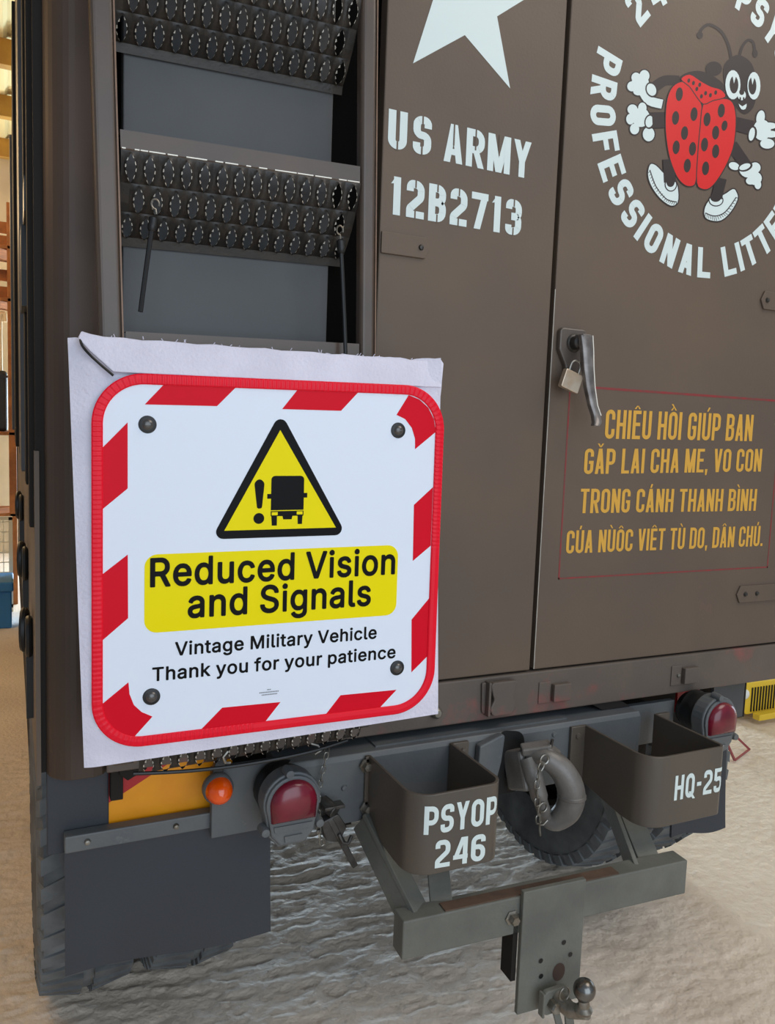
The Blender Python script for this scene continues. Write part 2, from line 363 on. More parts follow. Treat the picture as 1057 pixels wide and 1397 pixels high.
# ------------------------------------------------------------------ setting
random.seed(11)
from mathutils import noise
def floor_grid():
    mb = MB()
    # fine patch that is seen near the truck, coarse skirt around it
    x0, x1, y0, y1 = -.3, 4.6, -1.2, 2.6; nx, ny = 520, 520
    vs = []; fs = []
    for j in range(ny+1):
        y = y0+(y1-y0)*j/ny
        for i in range(nx+1):
            x = x0+(x1-x0)*i/nx
            p = Vector((x*1.0+y*.45, y*1.0, 0))
            a = noise.fractal(Vector((p.x*2.6, p.y*9.0, 0)), 1.0, 2.0, 4)
            b = noise.ridged_multi_fractal(Vector((p.x*5.2, p.y*15.0, 3)), .9, 2.1, 4, .9, 2.)
            g = noise.fractal(Vector((x*24, y*24, 7)), .8, 2., 3)
            e = min(1, (x-x0)*5, (x1-x)*5, (y-y0)*5, (y1-y)*5); e = max(0, e)
            far = 1-.75*max(0, min(1, (x-1.6)/.8))*1.0
            z = (-.007 + (a*.006 + (b-1.0)*.0060)*far + g*.0030)*e
            vs.append((x, y, min(z, .004)))
    for j in range(ny):
        for i in range(nx):
            a = j*(nx+1)+i; fs.append((a, a+1, a+nx+2, a+nx+1))
    mb.add(vs, fs, 0, True)
    X0, X1, Y0, Y1 = -7, 9, -7, 11
    mb.add([(X0, Y0, 0), (X1, Y0, 0), (X1, y0, 0), (X0, y0, 0)], [(0, 1, 2, 3)])
    mb.add([(X0, y1, 0), (X1, y1, 0), (X1, Y1, 0), (X0, Y1, 0)], [(0, 1, 2, 3)])
    mb.add([(X0, y0, 0), (x0, y0, 0), (x0, y1, 0), (X0, y1, 0)], [(0, 1, 2, 3)])
    mb.add([(x1, y0, 0), (X1, y0, 0), (X1, y1, 0), (x1, y1, 0)], [(0, 1, 2, 3)])
    return mb
struct('floor', floor_grid(), FLOOR, recalc=False)
struct('wall_back', MB().box(-7, 9, 8.8, 8.95, 0, 4.7), WALLM)
struct('wall_right', MB().box(8.9, 9.0, -3, -.5, 0, 4.7).box(8.9, 9.0, 4.4, 8.8, 0, 4.7).box(8.9, 9.0, -.5, 4.4, 2.2, 4.7), WALLM)
# corrugated roof sheet: ribs run away from the camera
mb = MB(); vs = []; xs = []
x = -6.9
while x < 8.9:
    xs += [(x, 4.62), (x+.16, 4.62), (x+.19, 4.66), (x+.25, 4.66), (x+.28, 4.62)]; x += .28
for y in (-.6, 8.8): vs += [(a, y, z) for a, z in xs]
n = len(xs); mb.add(vs, [(i, i+1, n+i+1, n+i) for i in range(n-1)])
ceil_ = struct('ceiling', mb, CREAM, recalc=False)
for y, hh in ((3.2, .14), (4.4, .14), (5.75, .16), (7.0, .14), (8.3, .14)):
    obj('purlin', MB().box(-6.9, 8.9, y-.05, y+.05, 4.50-hh/2, 4.62), BEAMY, ceil_)

# ------------------------------------------------------------------ truck
T0 = (1.18, .6, 0)
truck = thing('army_truck', 'olive brown vintage army box truck seen from its rear left corner, with white lettering', 'truck', T0)
TP = dict(parent=truck, loc=None)
def tp(name, mb, m, label=None, **k): return obj(name, mb, m, truck, label, **k)

# body shell (behind the rear face)
mb = MB()
mb.box(.045, 2.30, .055, 5.4, .885, 3.05)
tp('body_shell', mb, DARK, label='dark box body behind the rear doors')
tp('side_panel', MB().box(.043, .052, .05, 4.0, .86, 1.56), OLIVE, label='brown lower side panel')
tp('side_skirt', MB().box(.050, .16, 1.3, 5.4, .40, .88), DARK)
tp('light_blocker', MB().box(.10, .80, 1.4, 5.3, .05, .86), DARK, bevel=.03)  # unseen box added to keep the far doorway light off the left floor
# side strips (upper side: folded side panels)
for k, (y0, y1, xx, m, z0) in enumerate([(.09, .16, .034, DARK, 1.40), (.20, .42, .040, PANEL, 1.43), (.47, .60, .034, DARK, 1.46), (.68, 1.05, .026, PANEL, 1.48), (1.15, 1.45, .028, DARK, 1.50), (1.5, 2.1, .018, DARK, 1.52), (2.15, 2.9, .020, DARK, 1.54), (2.95, 3.9, .010, PANEL, 1.56)]):
    tp('side_strip', MB().box(xx, .06, y0, y1, z0, 3.05), m, bevel=.003)
tp('side_latch', MB().box(.030, .045, .16, .30, 2.05, 2.12).box(.026, .04, .34, .50, 1.88, 2.06), BLACK)
# corner post: rounded vertical corner from side to rear
pts = [(.046, .14), (.062, .062)]
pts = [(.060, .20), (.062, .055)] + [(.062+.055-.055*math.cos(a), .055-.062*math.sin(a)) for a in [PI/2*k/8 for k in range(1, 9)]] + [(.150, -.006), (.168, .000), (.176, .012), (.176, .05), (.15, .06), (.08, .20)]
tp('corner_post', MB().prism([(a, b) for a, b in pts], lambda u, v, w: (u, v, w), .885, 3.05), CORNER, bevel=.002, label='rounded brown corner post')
# panel behind the ladder
tp('body_panel', MB().box(.205, .640, -.002, .05, 1.012, 3.05), PANEL, bevel=.002, label='grey-blue flat rear panel behind the ladder')
tp('seam_recess', MB().box(.176, .205, .035, .06, .9, 3.05).box(.640, .79, .045, .06, .9, 3.05), MATTE)
# doors
fr = rear(0.)
doorL = tp('door_leaf', MB().box(.762, 1.243, 0, .035, 1.008, 3.05), OLIVE, bevel=.003, label='left rear door leaf with white star and stencilled army number')
doorR = tp('door_leaf', MB().box(1.256, 2.27, 0, .035, 1.008, 3.05), OLIVE, bevel=.003, label='right rear door leaf with round insect emblem and yellow slogan')
# bright worn edge along the right leaf at the seam
obj('worn_edge', MB().box(1.2556, 1.2566, -.0004, .002, 1.01, 2.0), WORN, doorR)
tp('door_gap', MB().box(1.243, 1.256, .025, .04, 1.0, 3.05), MATTE)

# lettering on the left leaf
STB = [(.80, 1.02), (-.02, .20)]
painted('stencil_lettering', 'US', fr, .774, 2.260, .884, 2.260, .084, WHITEP, doorL, w=.5, t=.20, gap=.16, stencil=STB, smat=OLIVE)
painted('stencil_lettering', 'ARMY', fr, .918, 2.256, 1.160, 2.254, .086, WHITEP, doorL, w=.56, t=.19, gap=.10, stencil=[(.45, 1.02)], smat=OLIVE)
painted('stencil_lettering', '12B2713', fr, .786, 2.117, 1.142, 2.115, .084, WHITEP, doorL, w=.54, t=.21, gap=.13, stencil=STB, smat=OLIVE)
# star: centre and the two measured lower tips
SR = .222; sc_ = (.960, 2.632); star = []
for k in range(10):
    a = PI/2 + k*PI/5; r = SR if k % 2 == 0 else SR*.40
    star.append((sc_[0]+r*math.cos(a), sc_[1]+r*math.sin(a)))
obj('white_star', MB().flat(star, fr, .0006), WHITEP, doorL)
# hinge straps
def hinge(x0, x1, z, right, parent, name='hinge_strap'):
    s = 1 if right else -1
    P = [(x0, z-.024), (x1-.012, z-.024), (x1, z-.004), (x1-.012, z+.024), (x0, z+.024)] if not right else [(x1, z-.026), (x0+.014, z-.026), (x0, z+.0), (x0+.014, z+.026), (x1, z+.026)]
    h = obj(name, MB().prism(P, fr, 0, .006), OLIVE, parent, bevel=.0015)
    return h
hinge(.765, .889, 2.052, False, doorL)
hinge(1.985, 2.26, 2.048, True, doorR)
hinge(1.985, 2.26, 1.172, True, doorR)
for x, z in ((.866, 2.052),): obj('hinge_bolt', MB().lathe([(0, .011), (.005, .010), (.007, .006), (.007, .005)], (x, 0, z), (0, -1, 0), 10), DSTEEL, doorL)
for x, z in ((2.01, 2.048), (2.02, 1.172), (2.07, 1.172)): obj('hinge_bolt', MB().lathe([(0, .012), (.005, .011), (.008, .006), (.008, .005)], (x, 0, z), (0, -1, 0), 10), DSTEEL, doorR)

# ring lettering on the right leaf
def ring(name, text, cx, cz, r_base, a0, a1, h, outward, w, t):
    """letters along a circle; outward True = tops away from the centre, read clockwise"""
    n = len(text); mb = MB()
    cells = []; tot = 0
    for ch in text:
        cw = {'I': .45, ' ': .55, 'M': 1.2}.get(ch, 1.0); cells.append((ch, tot+cw/2)); tot += cw
    for ch, pos in cells:
        a = a0+(a1-a0)*pos/tot; gw = t if ch == 'I' else w
        for it in glyph(ch, gw, t):
            for P in polys_of(it, t):
                q = []
                for x, y in P:
                    dx = (x-gw/2)*h; rr = (r_base+y*h) if outward else (r_base-y*h)
                    tx, tz = (math.sin(a), -math.cos(a)) if outward else (-math.sin(a), math.cos(a))
                    q.append((cx+rr*math.cos(a)+tx*dx, cz+rr*math.sin(a)+tz*dx))
                mb.flat(q, fr, .0006+(len(mb.f) % 9)*.00003)
    return obj(name, mb, WHITEP, doorR, recalc=False)
RC = (1.737, 2.492)
d2 = math.radians
ring('ring_lettering', 'PROFESSIONAL', *RC, .408, d2(162), d2(278.0), .082, False, .60, .22)
ring('ring_lettering', 'LITTER', *RC, .408, d2(283), d2(335), .082, False, .60, .22)
ring('ring_lettering', '246', *RC, .322, d2(146), d2(109), .082, True, .60, .22)
ring('ring_lettering', 'PSYOP', *RC, .322, d2(80), d2(28), .082, True, .60, .22)

EMBLEM = [
(0,[-1176,1035,-1270,1020,-1410,997,-1574,964,-1739,911,-1885,832,-2007,744,-2103,667,-2165,617,-1944,461,-1879,513,-1792,583,-1700,649,-1623,692,-1531,720,-1401,745,-1270,765,-1174,781]),
(0,[-1325,88,-1502,50,-1758,-5,-2012,-59,-2184,-95,-2133,-497,-1960,-462,-1706,-409,-1449,-356,-1271,-320]),
(0,[879,9,1027,14,1245,20,1464,27,1615,32,1695,435,1543,429,1324,420,1106,412,958,406]),
(0,[721,-480,837,-568,1008,-698,1180,-828,1299,-917,1667,-668,1547,-579,1372,-449,1199,-320,1081,-232]),
(0,[-1574,-1183,-1555,-1301,-1528,-1472,-1501,-1645,-1482,-1763,-1027,-1674,-1047,-1555,-1075,-1382,-1103,-1209,-1122,-1090]),
(0,[384,-1305,356,-1424,315,-1597,275,-1770,247,-1889,683,-1899,711,-1780,752,-1605,793,-1430,821,-1311]),
(0,[694,1885,673,1944,643,2030,603,2126,551,2215,487,2296,412,2377,326,2450,230,2508,119,2549,-4,2576,-127,2587,-243,2581,-349,2546,-438,2491,-508,2430,-563,2372,-598,2312,-613,2252,-617,2203,-621,2170,-509,2184,-506,2217,-502,2262,-491,2307,-468,2346,-426,2391,-369,2440,-307,2480,-244,2501,-160,2505,-54,2494,55,2470,152,2435,235,2384,314,2316,384,2240,444,2164,492,2082,530,1991,559,1906,580,1847]),
(0,[982,1933,994,1993,1011,2079,1034,2171,1064,2247,1102,2311,1149,2372,1198,2421,1237,2449,1269,2459,1307,2461,1345,2452,1379,2430,1410,2376,1436,2292,1458,2206,1473,2147,1584,2179,1569,2238,1547,2325,1518,2415,1478,2483,1419,2522,1347,2540,1267,2536,1189,2509,1120,2462,1059,2401,1005,2330,960,2256,926,2169,902,2073,885,1986,872,1926]),
(0,[-448,2226,-452,2192,-468,2159,-496,2131,-531,2112,-570,2103,-607,2106,-639,2120,-661,2143,-671,2174,-668,2207,-651,2240,-624,2268,-589,2287,-550,2296,-512,2294,-481,2280,-458,2256]),
(0,[1629,2224,1627,2186,1613,2149,1587,2118,1555,2098,1518,2090,1483,2095,1452,2113,1430,2142,1420,2177,1422,2216,1436,2252,1461,2283,1493,2303,1530,2311,1565,2306,1596,2288,1618,2260]),
(0,[332,1537,320,1469,273,1401,196,1342,98,1298,-8,1276,-110,1277,-195,1301,-253,1345,-278,1405,-267,1472,-220,1539,-144,1598,-47,1641,59,1665,161,1664,247,1641,306,1596]),
(0,[-1175,908,-1193,979,-1096,1062,-973,1137,-846,1201,-692,1256,-535,1295,-384,1315,-230,1317,-74,1302,103,1269,283,1218,413,1160,485,1091,505,1015,436,945,241,877,-40,817,-329,788,-646,804,-970,850]),
(0,[372,1534,405,1671,482,1770,575,1852,676,1929,792,1991,916,2026,1055,2029,1202,2005,1330,1963,1424,1909,1498,1836,1562,1735,1623,1595,1674,1427,1701,1260,1703,1096,1682,935,1631,795,1540,676,1420,579,1290,531,1149,555,999,628,863,699,751,734,652,769,565,861,478,1061,403,1318]),
(0,[-2149,625,-2161,532,-2212,441,-2296,364,-2403,310,-2520,286,-2632,296,-2725,336,-2788,402,-2816,486,-2804,578,-2754,667,-2671,744,-2566,798,-2449,823,-2337,815,-2242,776,-2177,709]),
(0,[-2153,823,-2160,762,-2190,702,-2242,651,-2310,615,-2385,599,-2456,606,-2515,634,-2554,678,-2571,734,-2564,794,-2534,853,-2483,904,-2416,940,-2341,956,-2269,950,-2210,922,-2170,878]),
(0,[-2443,719,-2449,666,-2478,613,-2527,568,-2589,535,-2657,521,-2723,527,-2777,550,-2813,589,-2829,638,-2822,691,-2794,743,-2746,789,-2684,821,-2616,835,-2550,831,-2496,807,-2459,768]),
(0,[-2562,476,-2569,422,-2598,370,-2646,325,-2708,293,-2776,279,-2841,285,-2895,309,-2932,348,-2947,397,-2940,450,-2912,502,-2864,547,-2802,579,-2735,593,-2669,588,-2615,564,-2578,525]),
(0,[-2329,405,-2339,355,-2373,306,-2426,266,-2491,238,-2561,224,-2629,225,-2687,243,-2728,275,-2745,319,-2736,369,-2702,417,-2649,457,-2585,485,-2515,500,-2447,499,-2389,482,-2347,449]),
(0,[-2518,304,-2487,232,-2431,179,-2347,117,-2227,66,-2081,47,-1935,47,-1810,52,-1681,81,-1632,335,-1753,353,-1868,348,-1977,347,-2039,353,-2070,368,-2117,403,-2163,447,-2252,484]),
(1,[-2191,616,-2202,533,-2247,453,-2320,386,-2414,339,-2515,318,-2612,326,-2694,361,-2750,420,-2774,494,-2764,576,-2720,655,-2647,722,-2555,770,-2454,791,-2356,784,-2274,750,-2216,691]),
(1,[-2195,814,-2201,762,-2226,713,-2268,672,-2321,643,-2379,631,-2435,637,-2482,659,-2515,696,-2530,742,-2524,793,-2499,842,-2457,884,-2405,912,-2347,925,-2290,919,-2243,897,-2210,860]),
(1,[-2484,711,-2490,667,-2513,625,-2551,589,-2600,564,-2652,553,-2703,557,-2746,576,-2775,607,-2788,646,-2782,690,-2759,732,-2721,768,-2673,793,-2621,804,-2570,800,-2527,781,-2497,750]),
(1,[-2604,468,-2609,424,-2632,382,-2670,346,-2719,322,-2771,311,-2822,315,-2864,334,-2893,365,-2906,405,-2901,448,-2878,490,-2840,526,-2792,551,-2740,562,-2689,558,-2646,539,-2617,508]),
(1,[-2371,396,-2378,359,-2404,322,-2447,290,-2500,267,-2558,255,-2613,257,-2659,270,-2691,295,-2704,328,-2697,365,-2671,401,-2629,433,-2576,456,-2518,468,-2463,468,-2416,454,-2384,429]),
(1,[-2488,287,-2452,255,-2398,203,-2318,144,-2207,97,-2070,79,-1928,79,-1804,85,-1721,88,-1675,325,-1759,321,-1875,315,-1988,315,-2058,322,-2101,341,-2151,379,-2198,424,-2235,457]),
(0,[-2052,-196,-2064,-292,-2115,-384,-2199,-462,-2308,-515,-2426,-537,-2539,-525,-2632,-482,-2696,-412,-2724,-326,-2712,-232,-2662,-141,-2579,-63,-2473,-10,-2355,14,-2241,3,-2146,-40,-2081,-109]),
(0,[-2180,16,-2185,-40,-2210,-95,-2254,-142,-2314,-176,-2381,-189,-2445,-179,-2495,-151,-2529,-108,-2543,-56,-2538,0,-2513,54,-2470,101,-2410,135,-2343,148,-2280,139,-2229,111,-2195,68]),
(0,[-2478,-79,-2486,-135,-2518,-188,-2570,-233,-2636,-265,-2708,-279,-2778,-273,-2835,-250,-2875,-211,-2892,-161,-2884,-106,-2852,-53,-2801,-8,-2735,24,-2663,38,-2594,33,-2535,10,-2495,-29]),
(0,[-2554,-335,-2559,-391,-2584,-445,-2628,-492,-2687,-525,-2753,-537,-2816,-527,-2866,-498,-2899,-456,-2913,-404,-2908,-348,-2883,-294,-2840,-248,-2781,-215,-2715,-202,-2652,-211,-2602,-240,-2569,-283]),
(0,[-2379,-548,-2385,-606,-2413,-661,-2462,-708,-2525,-741,-2595,-754,-2662,-745,-2716,-717,-2753,-674,-2768,-621,-2762,-564,-2734,-509,-2687,-462,-2624,-429,-2554,-416,-2487,-424,-2432,-452,-2395,-495]),
(0,[-1850,-583,-1857,-655,-1892,-725,-1952,-784,-2030,-825,-2117,-840,-2200,-829,-2267,-793,-2312,-738,-2332,-671,-2325,-600,-2291,-530,-2232,-471,-2154,-431,-2068,-414,-1985,-425,-1917,-461,-1870,-515]),
(1,[-2095,-205,-2105,-290,-2150,-371,-2224,-439,-2318,-486,-2421,-505,-2519,-495,-2601,-457,-2658,-395,-2683,-318,-2672,-234,-2628,-153,-2555,-85,-2462,-38,-2360,-18,-2262,-27,-2178,-65,-2120,-127]),
(1,[-2222,7,-2226,-40,-2247,-85,-2282,-122,-2326,-147,-2375,-157,-2422,-150,-2461,-127,-2489,-92,-2502,-48,-2497,0,-2477,45,-2442,82,-2398,107,-2350,116,-2303,110,-2263,87,-2235,52]),
(1,[-2519,-88,-2526,-132,-2551,-175,-2593,-211,-2646,-236,-2704,-247,-2759,-243,-2806,-224,-2837,-193,-2851,-153,-2845,-109,-2819,-66,-2778,-30,-2725,-5,-2668,6,-2612,2,-2565,-16,-2533,-48]),
(1,[-2596,-343,-2600,-390,-2621,-435,-2655,-472,-2699,-496,-2747,-505,-2793,-498,-2832,-475,-2860,-440,-2872,-396,-2868,-349,-2847,-304,-2813,-267,-2770,-243,-2722,-234,-2675,-241,-2636,-263,-2608,-299]),
(1,[-2421,-556,-2426,-604,-2449,-649,-2488,-687,-2536,-712,-2589,-722,-2641,-715,-2684,-693,-2714,-657,-2727,-613,-2722,-566,-2699,-521,-2661,-483,-2613,-458,-2560,-448,-2508,-454,-2465,-477,-2434,-512]),
(1,[-1893,-590,-1899,-653,-1929,-713,-1979,-763,-2042,-796,-2111,-808,-2178,-799,-2234,-769,-2273,-722,-2290,-664,-2284,-601,-2254,-542,-2205,-492,-2143,-459,-2074,-446,-2007,-455,-1950,-485,-1911,-532]),
(0,[2430,321,2420,211,2363,104,2266,13,2138,-49,1997,-75,1862,-60,1749,-8,1672,73,1637,173,1647,282,1703,388,1798,478,1924,541,2065,568,2201,555,2315,504,2394,423]),
(0,[2149,575,2128,496,2086,423,2025,364,1946,325,1859,319,1790,348,1745,400,1722,467,1722,544,1743,622,1785,694,1845,754,1923,793,2010,799,2080,771,2126,720,2149,652]),
(0,[2661,480,2637,422,2574,373,2485,333,2379,302,2267,281,2159,273,2066,279,1995,301,1960,348,1983,405,2045,453,2133,493,2237,524,2349,546,2458,554,2552,549,2624,526]),
(0,[2757,266,2733,208,2669,160,2580,120,2474,88,2361,68,2253,60,2159,67,2088,90,2052,136,2075,194,2138,241,2226,281,2331,313,2444,334,2552,342,2647,336,2720,313]),
(0,[2619,-20,2603,-86,2547,-149,2462,-200,2358,-237,2247,-257,2140,-257,2047,-237,1980,-197,1950,-140,1965,-74,2020,-13,2104,39,2207,76,2318,97,2426,98,2520,78,2588,38]),
(1,[2380,312,2371,212,2320,116,2234,36,2124,-18,2003,-40,1886,-27,1787,18,1718,91,1686,182,1695,281,1745,376,1829,456,1938,510,2058,533,2176,522,2276,477,2347,404]),
(1,[2099,571,2080,499,2043,435,1993,386,1936,357,1879,353,1828,374,1791,417,1771,478,1771,547,1790,619,1827,683,1877,732,1934,761,1991,765,2041,745,2079,702,2099,641]),
(1,[2610,470,2596,436,2546,399,2468,364,2371,334,2267,315,2168,307,2086,313,2031,330,2009,357,2024,391,2072,427,2149,462,2245,492,2350,511,2449,519,2532,515,2588,497]),
(1,[2706,257,2691,222,2642,185,2563,150,2466,122,2361,102,2261,95,2179,101,2124,118,2102,145,2117,179,2165,216,2242,251,2339,280,2444,299,2544,307,2627,302,2683,284]),
(1,[2568,-29,2556,-79,2512,-128,2439,-172,2348,-205,2249,-222,2155,-223,2076,-206,2022,-174,2000,-131,2011,-82,2055,-33,2127,11,2217,44,2316,62,2411,63,2490,46,2545,14]),
(0,[1923,-995,1850,-1072,1744,-1129,1620,-1160,1493,-1162,1377,-1136,1285,-1084,1227,-1013,1212,-930,1242,-845,1314,-769,1418,-712,1541,-681,1668,-677,1785,-702,1879,-754,1938,-825,1954,-909]),
(0,[1308,-925,1271,-975,1208,-1012,1131,-1035,1049,-1043,967,-1036,896,-1015,841,-981,811,-936,812,-884,849,-835,911,-798,987,-775,1070,-767,1151,-773,1223,-794,1279,-827,1310,-872]),
(0,[2227,-1044,2216,-1122,2165,-1196,2081,-1259,1976,-1301,1862,-1319,1752,-1311,1659,-1277,1594,-1222,1565,-1151,1577,-1074,1627,-1000,1709,-938,1813,-896,1927,-877,2037,-884,2132,-917,2198,-973]),
(0,[1969,-1155,1959,-1206,1922,-1254,1863,-1293,1791,-1320,1714,-1332,1640,-1329,1575,-1310,1528,-1275,1508,-1229,1517,-1179,1554,-1131,1612,-1092,1683,-1065,1760,-1053,1835,-1056,1900,-1075,1948,-1109]),
(0,[2223,-1219,2219,-1272,2196,-1323,2153,-1368,2092,-1399,2022,-1410,1957,-1398,1906,-1369,1872,-1327,1856,-1277,1860,-1224,1883,-1173,1926,-1129,1986,-1097,2055,-1086,2121,-1097,2172,-1127,2207,-1169]),
(0,[2143,-768,2135,-833,2095,-895,2029,-947,1945,-983,1853,-998,1764,-991,1690,-962,1638,-916,1615,-857,1623,-793,1663,-731,1728,-679,1811,-643,1903,-627,1992,-634,2067,-662,2120,-709]),
(1,[1878,-985,1816,-1050,1726,-1099,1619,-1125,1507,-1127,1404,-1104,1324,-1059,1274,-998,1261,-927,1286,-855,1347,-791,1436,-742,1542,-715,1654,-712,1757,-734,1839,-779,1890,-841,1904,-913]),
(1,[1261,-921,1236,-955,1189,-983,1126,-1002,1056,-1008,986,-1002,925,-985,880,-958,857,-924,858,-888,884,-854,930,-826,992,-808,1062,-801,1132,-806,1194,-824,1239,-851,1262,-885]),
(1,[2177,-1052,2167,-1117,2125,-1180,2054,-1232,1964,-1269,1866,-1284,1772,-1277,1693,-1249,1638,-1202,1615,-1143,1624,-1079,1666,-1017,1736,-964,1825,-928,1922,-912,2017,-918,2097,-946,2153,-992]),
(1,[1919,-1163,1912,-1200,1884,-1236,1838,-1266,1780,-1288,1717,-1298,1657,-1295,1606,-1280,1572,-1254,1557,-1222,1564,-1185,1591,-1150,1637,-1119,1694,-1097,1757,-1087,1818,-1090,1869,-1105,1904,-1130]),
(1,[2172,-1227,2169,-1271,2151,-1312,2118,-1346,2077,-1368,2030,-1375,1985,-1367,1947,-1345,1919,-1311,1906,-1269,1909,-1225,1928,-1184,1960,-1150,2001,-1129,2047,-1121,2093,-1129,2132,-1151,2159,-1185]),
(1,[2093,-776,2086,-829,2054,-879,2000,-922,1932,-951,1857,-963,1785,-957,1725,-934,1683,-896,1664,-848,1671,-796,1703,-746,1756,-704,1824,-675,1898,-662,1970,-667,2032,-690,2074,-728]),
(0,[-1892,585,-1866,523,-1867,457,-1895,395,-1946,345,-2013,312,-2090,301,-2165,314,-2232,347,-2280,398,-2305,460,-2304,525,-2277,587,-2227,637,-2160,669,-2084,681,-2008,669,-1941,636]),
(1,[-1958,557,-1937,508,-1936,457,-1955,410,-1991,372,-2041,348,-2098,341,-2155,352,-2205,379,-2243,420,-2263,468,-2264,519,-2246,566,-2210,604,-2160,628,-2104,635,-2047,625,-1996,598]),
(0,[-1901,-297,-1922,-364,-1962,-424,-2017,-470,-2081,-496,-2144,-500,-2201,-480,-2243,-440,-2267,-384,-2268,-319,-2248,-253,-2208,-194,-2153,-148,-2090,-121,-2026,-117,-1970,-136,-1927,-176,-1903,-232]),
(1,[-1972,-303,-1987,-355,-2016,-402,-2054,-437,-2099,-457,-2143,-460,-2181,-444,-2210,-413,-2226,-369,-2226,-319,-2211,-267,-2183,-221,-2144,-186,-2101,-165,-2056,-162,-2017,-178,-1988,-209,-1973,-253]),
(0,[1838,75,1816,-4,1776,-76,1721,-130,1658,-161,1596,-164,1542,-141,1501,-92,1479,-25,1479,52,1501,131,1541,202,1595,256,1657,288,1720,292,1775,268,1816,220,1838,153]),
(1,[1756,68,1740,4,1713,-52,1677,-95,1637,-119,1597,-121,1563,-102,1538,-63,1526,-9,1528,53,1543,117,1570,173,1606,216,1646,240,1686,243,1720,223,1745,184,1758,130]),
(0,[1758,-733,1767,-777,1743,-829,1688,-883,1609,-933,1516,-973,1420,-998,1332,-1005,1264,-993,1223,-964,1214,-921,1237,-870,1292,-816,1370,-765,1462,-725,1558,-700,1646,-693,1716,-704]),
(1,[1682,-762,1685,-790,1663,-826,1618,-865,1556,-903,1483,-934,1410,-955,1344,-964,1294,-959,1266,-941,1262,-913,1284,-877,1328,-839,1390,-801,1462,-770,1536,-749,1602,-740,1653,-744]),
(0,[-1784,873,-1839,829,-1919,765,-1999,702,-2053,658,-1849,516,-1794,559,-1714,623,-1633,687,-1578,730]),
(0,[-1618,-1,-1703,-21,-1825,-50,-1948,-78,-2031,-98,-1972,-456,-1888,-437,-1766,-410,-1642,-382,-1557,-363]),
(0,[1016,39,1108,35,1242,30,1377,25,1470,21,1596,400,1503,403,1368,407,1233,412,1141,414]),
(0,[1011,-669,1059,-707,1131,-762,1203,-817,1252,-855,1571,-641,1521,-603,1448,-548,1376,-494,1326,-456]),
(0,[-2008,-1364,-1927,-1318,-1837,-1318,-1746,-1341,-1648,-1387,-1543,-1451,-1436,-1505,-1310,-1536,-1168,-1562,-1045,-1609,-967,-1688,-922,-1781,-894,-1877,-873,-1983,-866,-2097,-889,-2196,-954,-2272,-1052,-2323,-1170,-2339,-1302,-2315,-1444,-2264,-1577,-2200,-1697,-2124,-1808,-2036,-1901,-1945,-1975,-1854,-2030,-1760,-2063,-1663,-2068,-1556,-2050,-1448]),
(1,[-1973,-1378,-1921,-1349,-1851,-1350,-1770,-1370,-1677,-1415,-1572,-1478,-1460,-1535,-1328,-1567,-1189,-1593,-1076,-1635,-1007,-1706,-965,-1794,-938,-1887,-917,-1991,-911,-2100,-931,-2189,-985,-2251,-1065,-2292,-1162,-2306,-1282,-2284,-1418,-2235,-1548,-2173,-1664,-2099,-1774,-2013,-1865,-1924,-1936,-1836,-1990,-1745,-2020,-1654,-2025,-1552,-2008,-1450]),
(0,[1054,-1498,1153,-1486,1219,-1516,1259,-1557,1302,-1607,1337,-1676,1335,-1770,1283,-1893,1197,-2033,1099,-2162,994,-2273,875,-2374,744,-2452,596,-2497,447,-2513,318,-2514,212,-2502,120,-2472,54,-2418,24,-2336,24,-2239,49,-2142,98,-2047,173,-1951,277,-1865,417,-1804,571,-1760,707,-1712,827,-1640,946,-1557]),
(1,[1071,-1528,1137,-1520,1181,-1542,1217,-1579,1257,-1625,1289,-1686,1287,-1769,1237,-1884,1154,-2021,1058,-2147,957,-2255,843,-2351,722,-2424,589,-2464,448,-2479,327,-2480,229,-2469,150,-2444,96,-2400,71,-2328,70,-2238,94,-2147,140,-2058,210,-1968,304,-1890,433,-1834,585,-1791,729,-1740,857,-1664,975,-1581]),
(0,[-1992,-1519,-1950,-1592,-1889,-1697,-1816,-1811,-1736,-1910,-1645,-1992,-1543,-2067,-1437,-2131,-1334,-2179,-1229,-2202,-1121,-2205,-1028,-2199,-964,-2196,-961,-2168,-1026,-2171,-1117,-2177,-1218,-2174,-1316,-2153,-1413,-2108,-1516,-2046,-1617,-1972,-1705,-1892,-1784,-1796,-1856,-1683,-1916,-1578,-1959,-1505]),
(0,[97,-2328,162,-2338,258,-2354,367,-2365,474,-2359,573,-2337,673,-2303,773,-2254,872,-2184,977,-2078,1086,-1943,1183,-1814,1250,-1725,1215,-1714,1148,-1803,1052,-1932,944,-2065,843,-2168,750,-2233,656,-2279,563,-2311,471,-2331,373,-2337,269,-2326,175,-2310,109,-2300]),
(0,[-2003,-1601,-1993,-1585,-1978,-1562,-1962,-1538,-1952,-1523,-1968,-1518,-1978,-1534,-1993,-1557,-2009,-1580,-2019,-1596]),
(0,[-1964,-1666,-1953,-1650,-1936,-1627,-1919,-1603,-1908,-1587,-1923,-1582,-1935,-1598,-1951,-1622,-1968,-1645,-1980,-1661]),
(0,[-1925,-1730,-1912,-1715,-1894,-1691,-1876,-1668,-1863,-1652,-1879,-1647,-1891,-1663,-1909,-1686,-1928,-1709,-1940,-1725]),
(0,[-1886,-1796,-1872,-1780,-1852,-1757,-1833,-1733,-1819,-1718,-1834,-1712,-1847,-1727,-1867,-1750,-1887,-1774,-1900,-1789]),
(0,[-1847,-1861,-1832,-1845,-1811,-1822,-1789,-1799,-1774,-1783,-1789,-1776,-1803,-1792,-1825,-1815,-1846,-1838,-1861,-1854]),
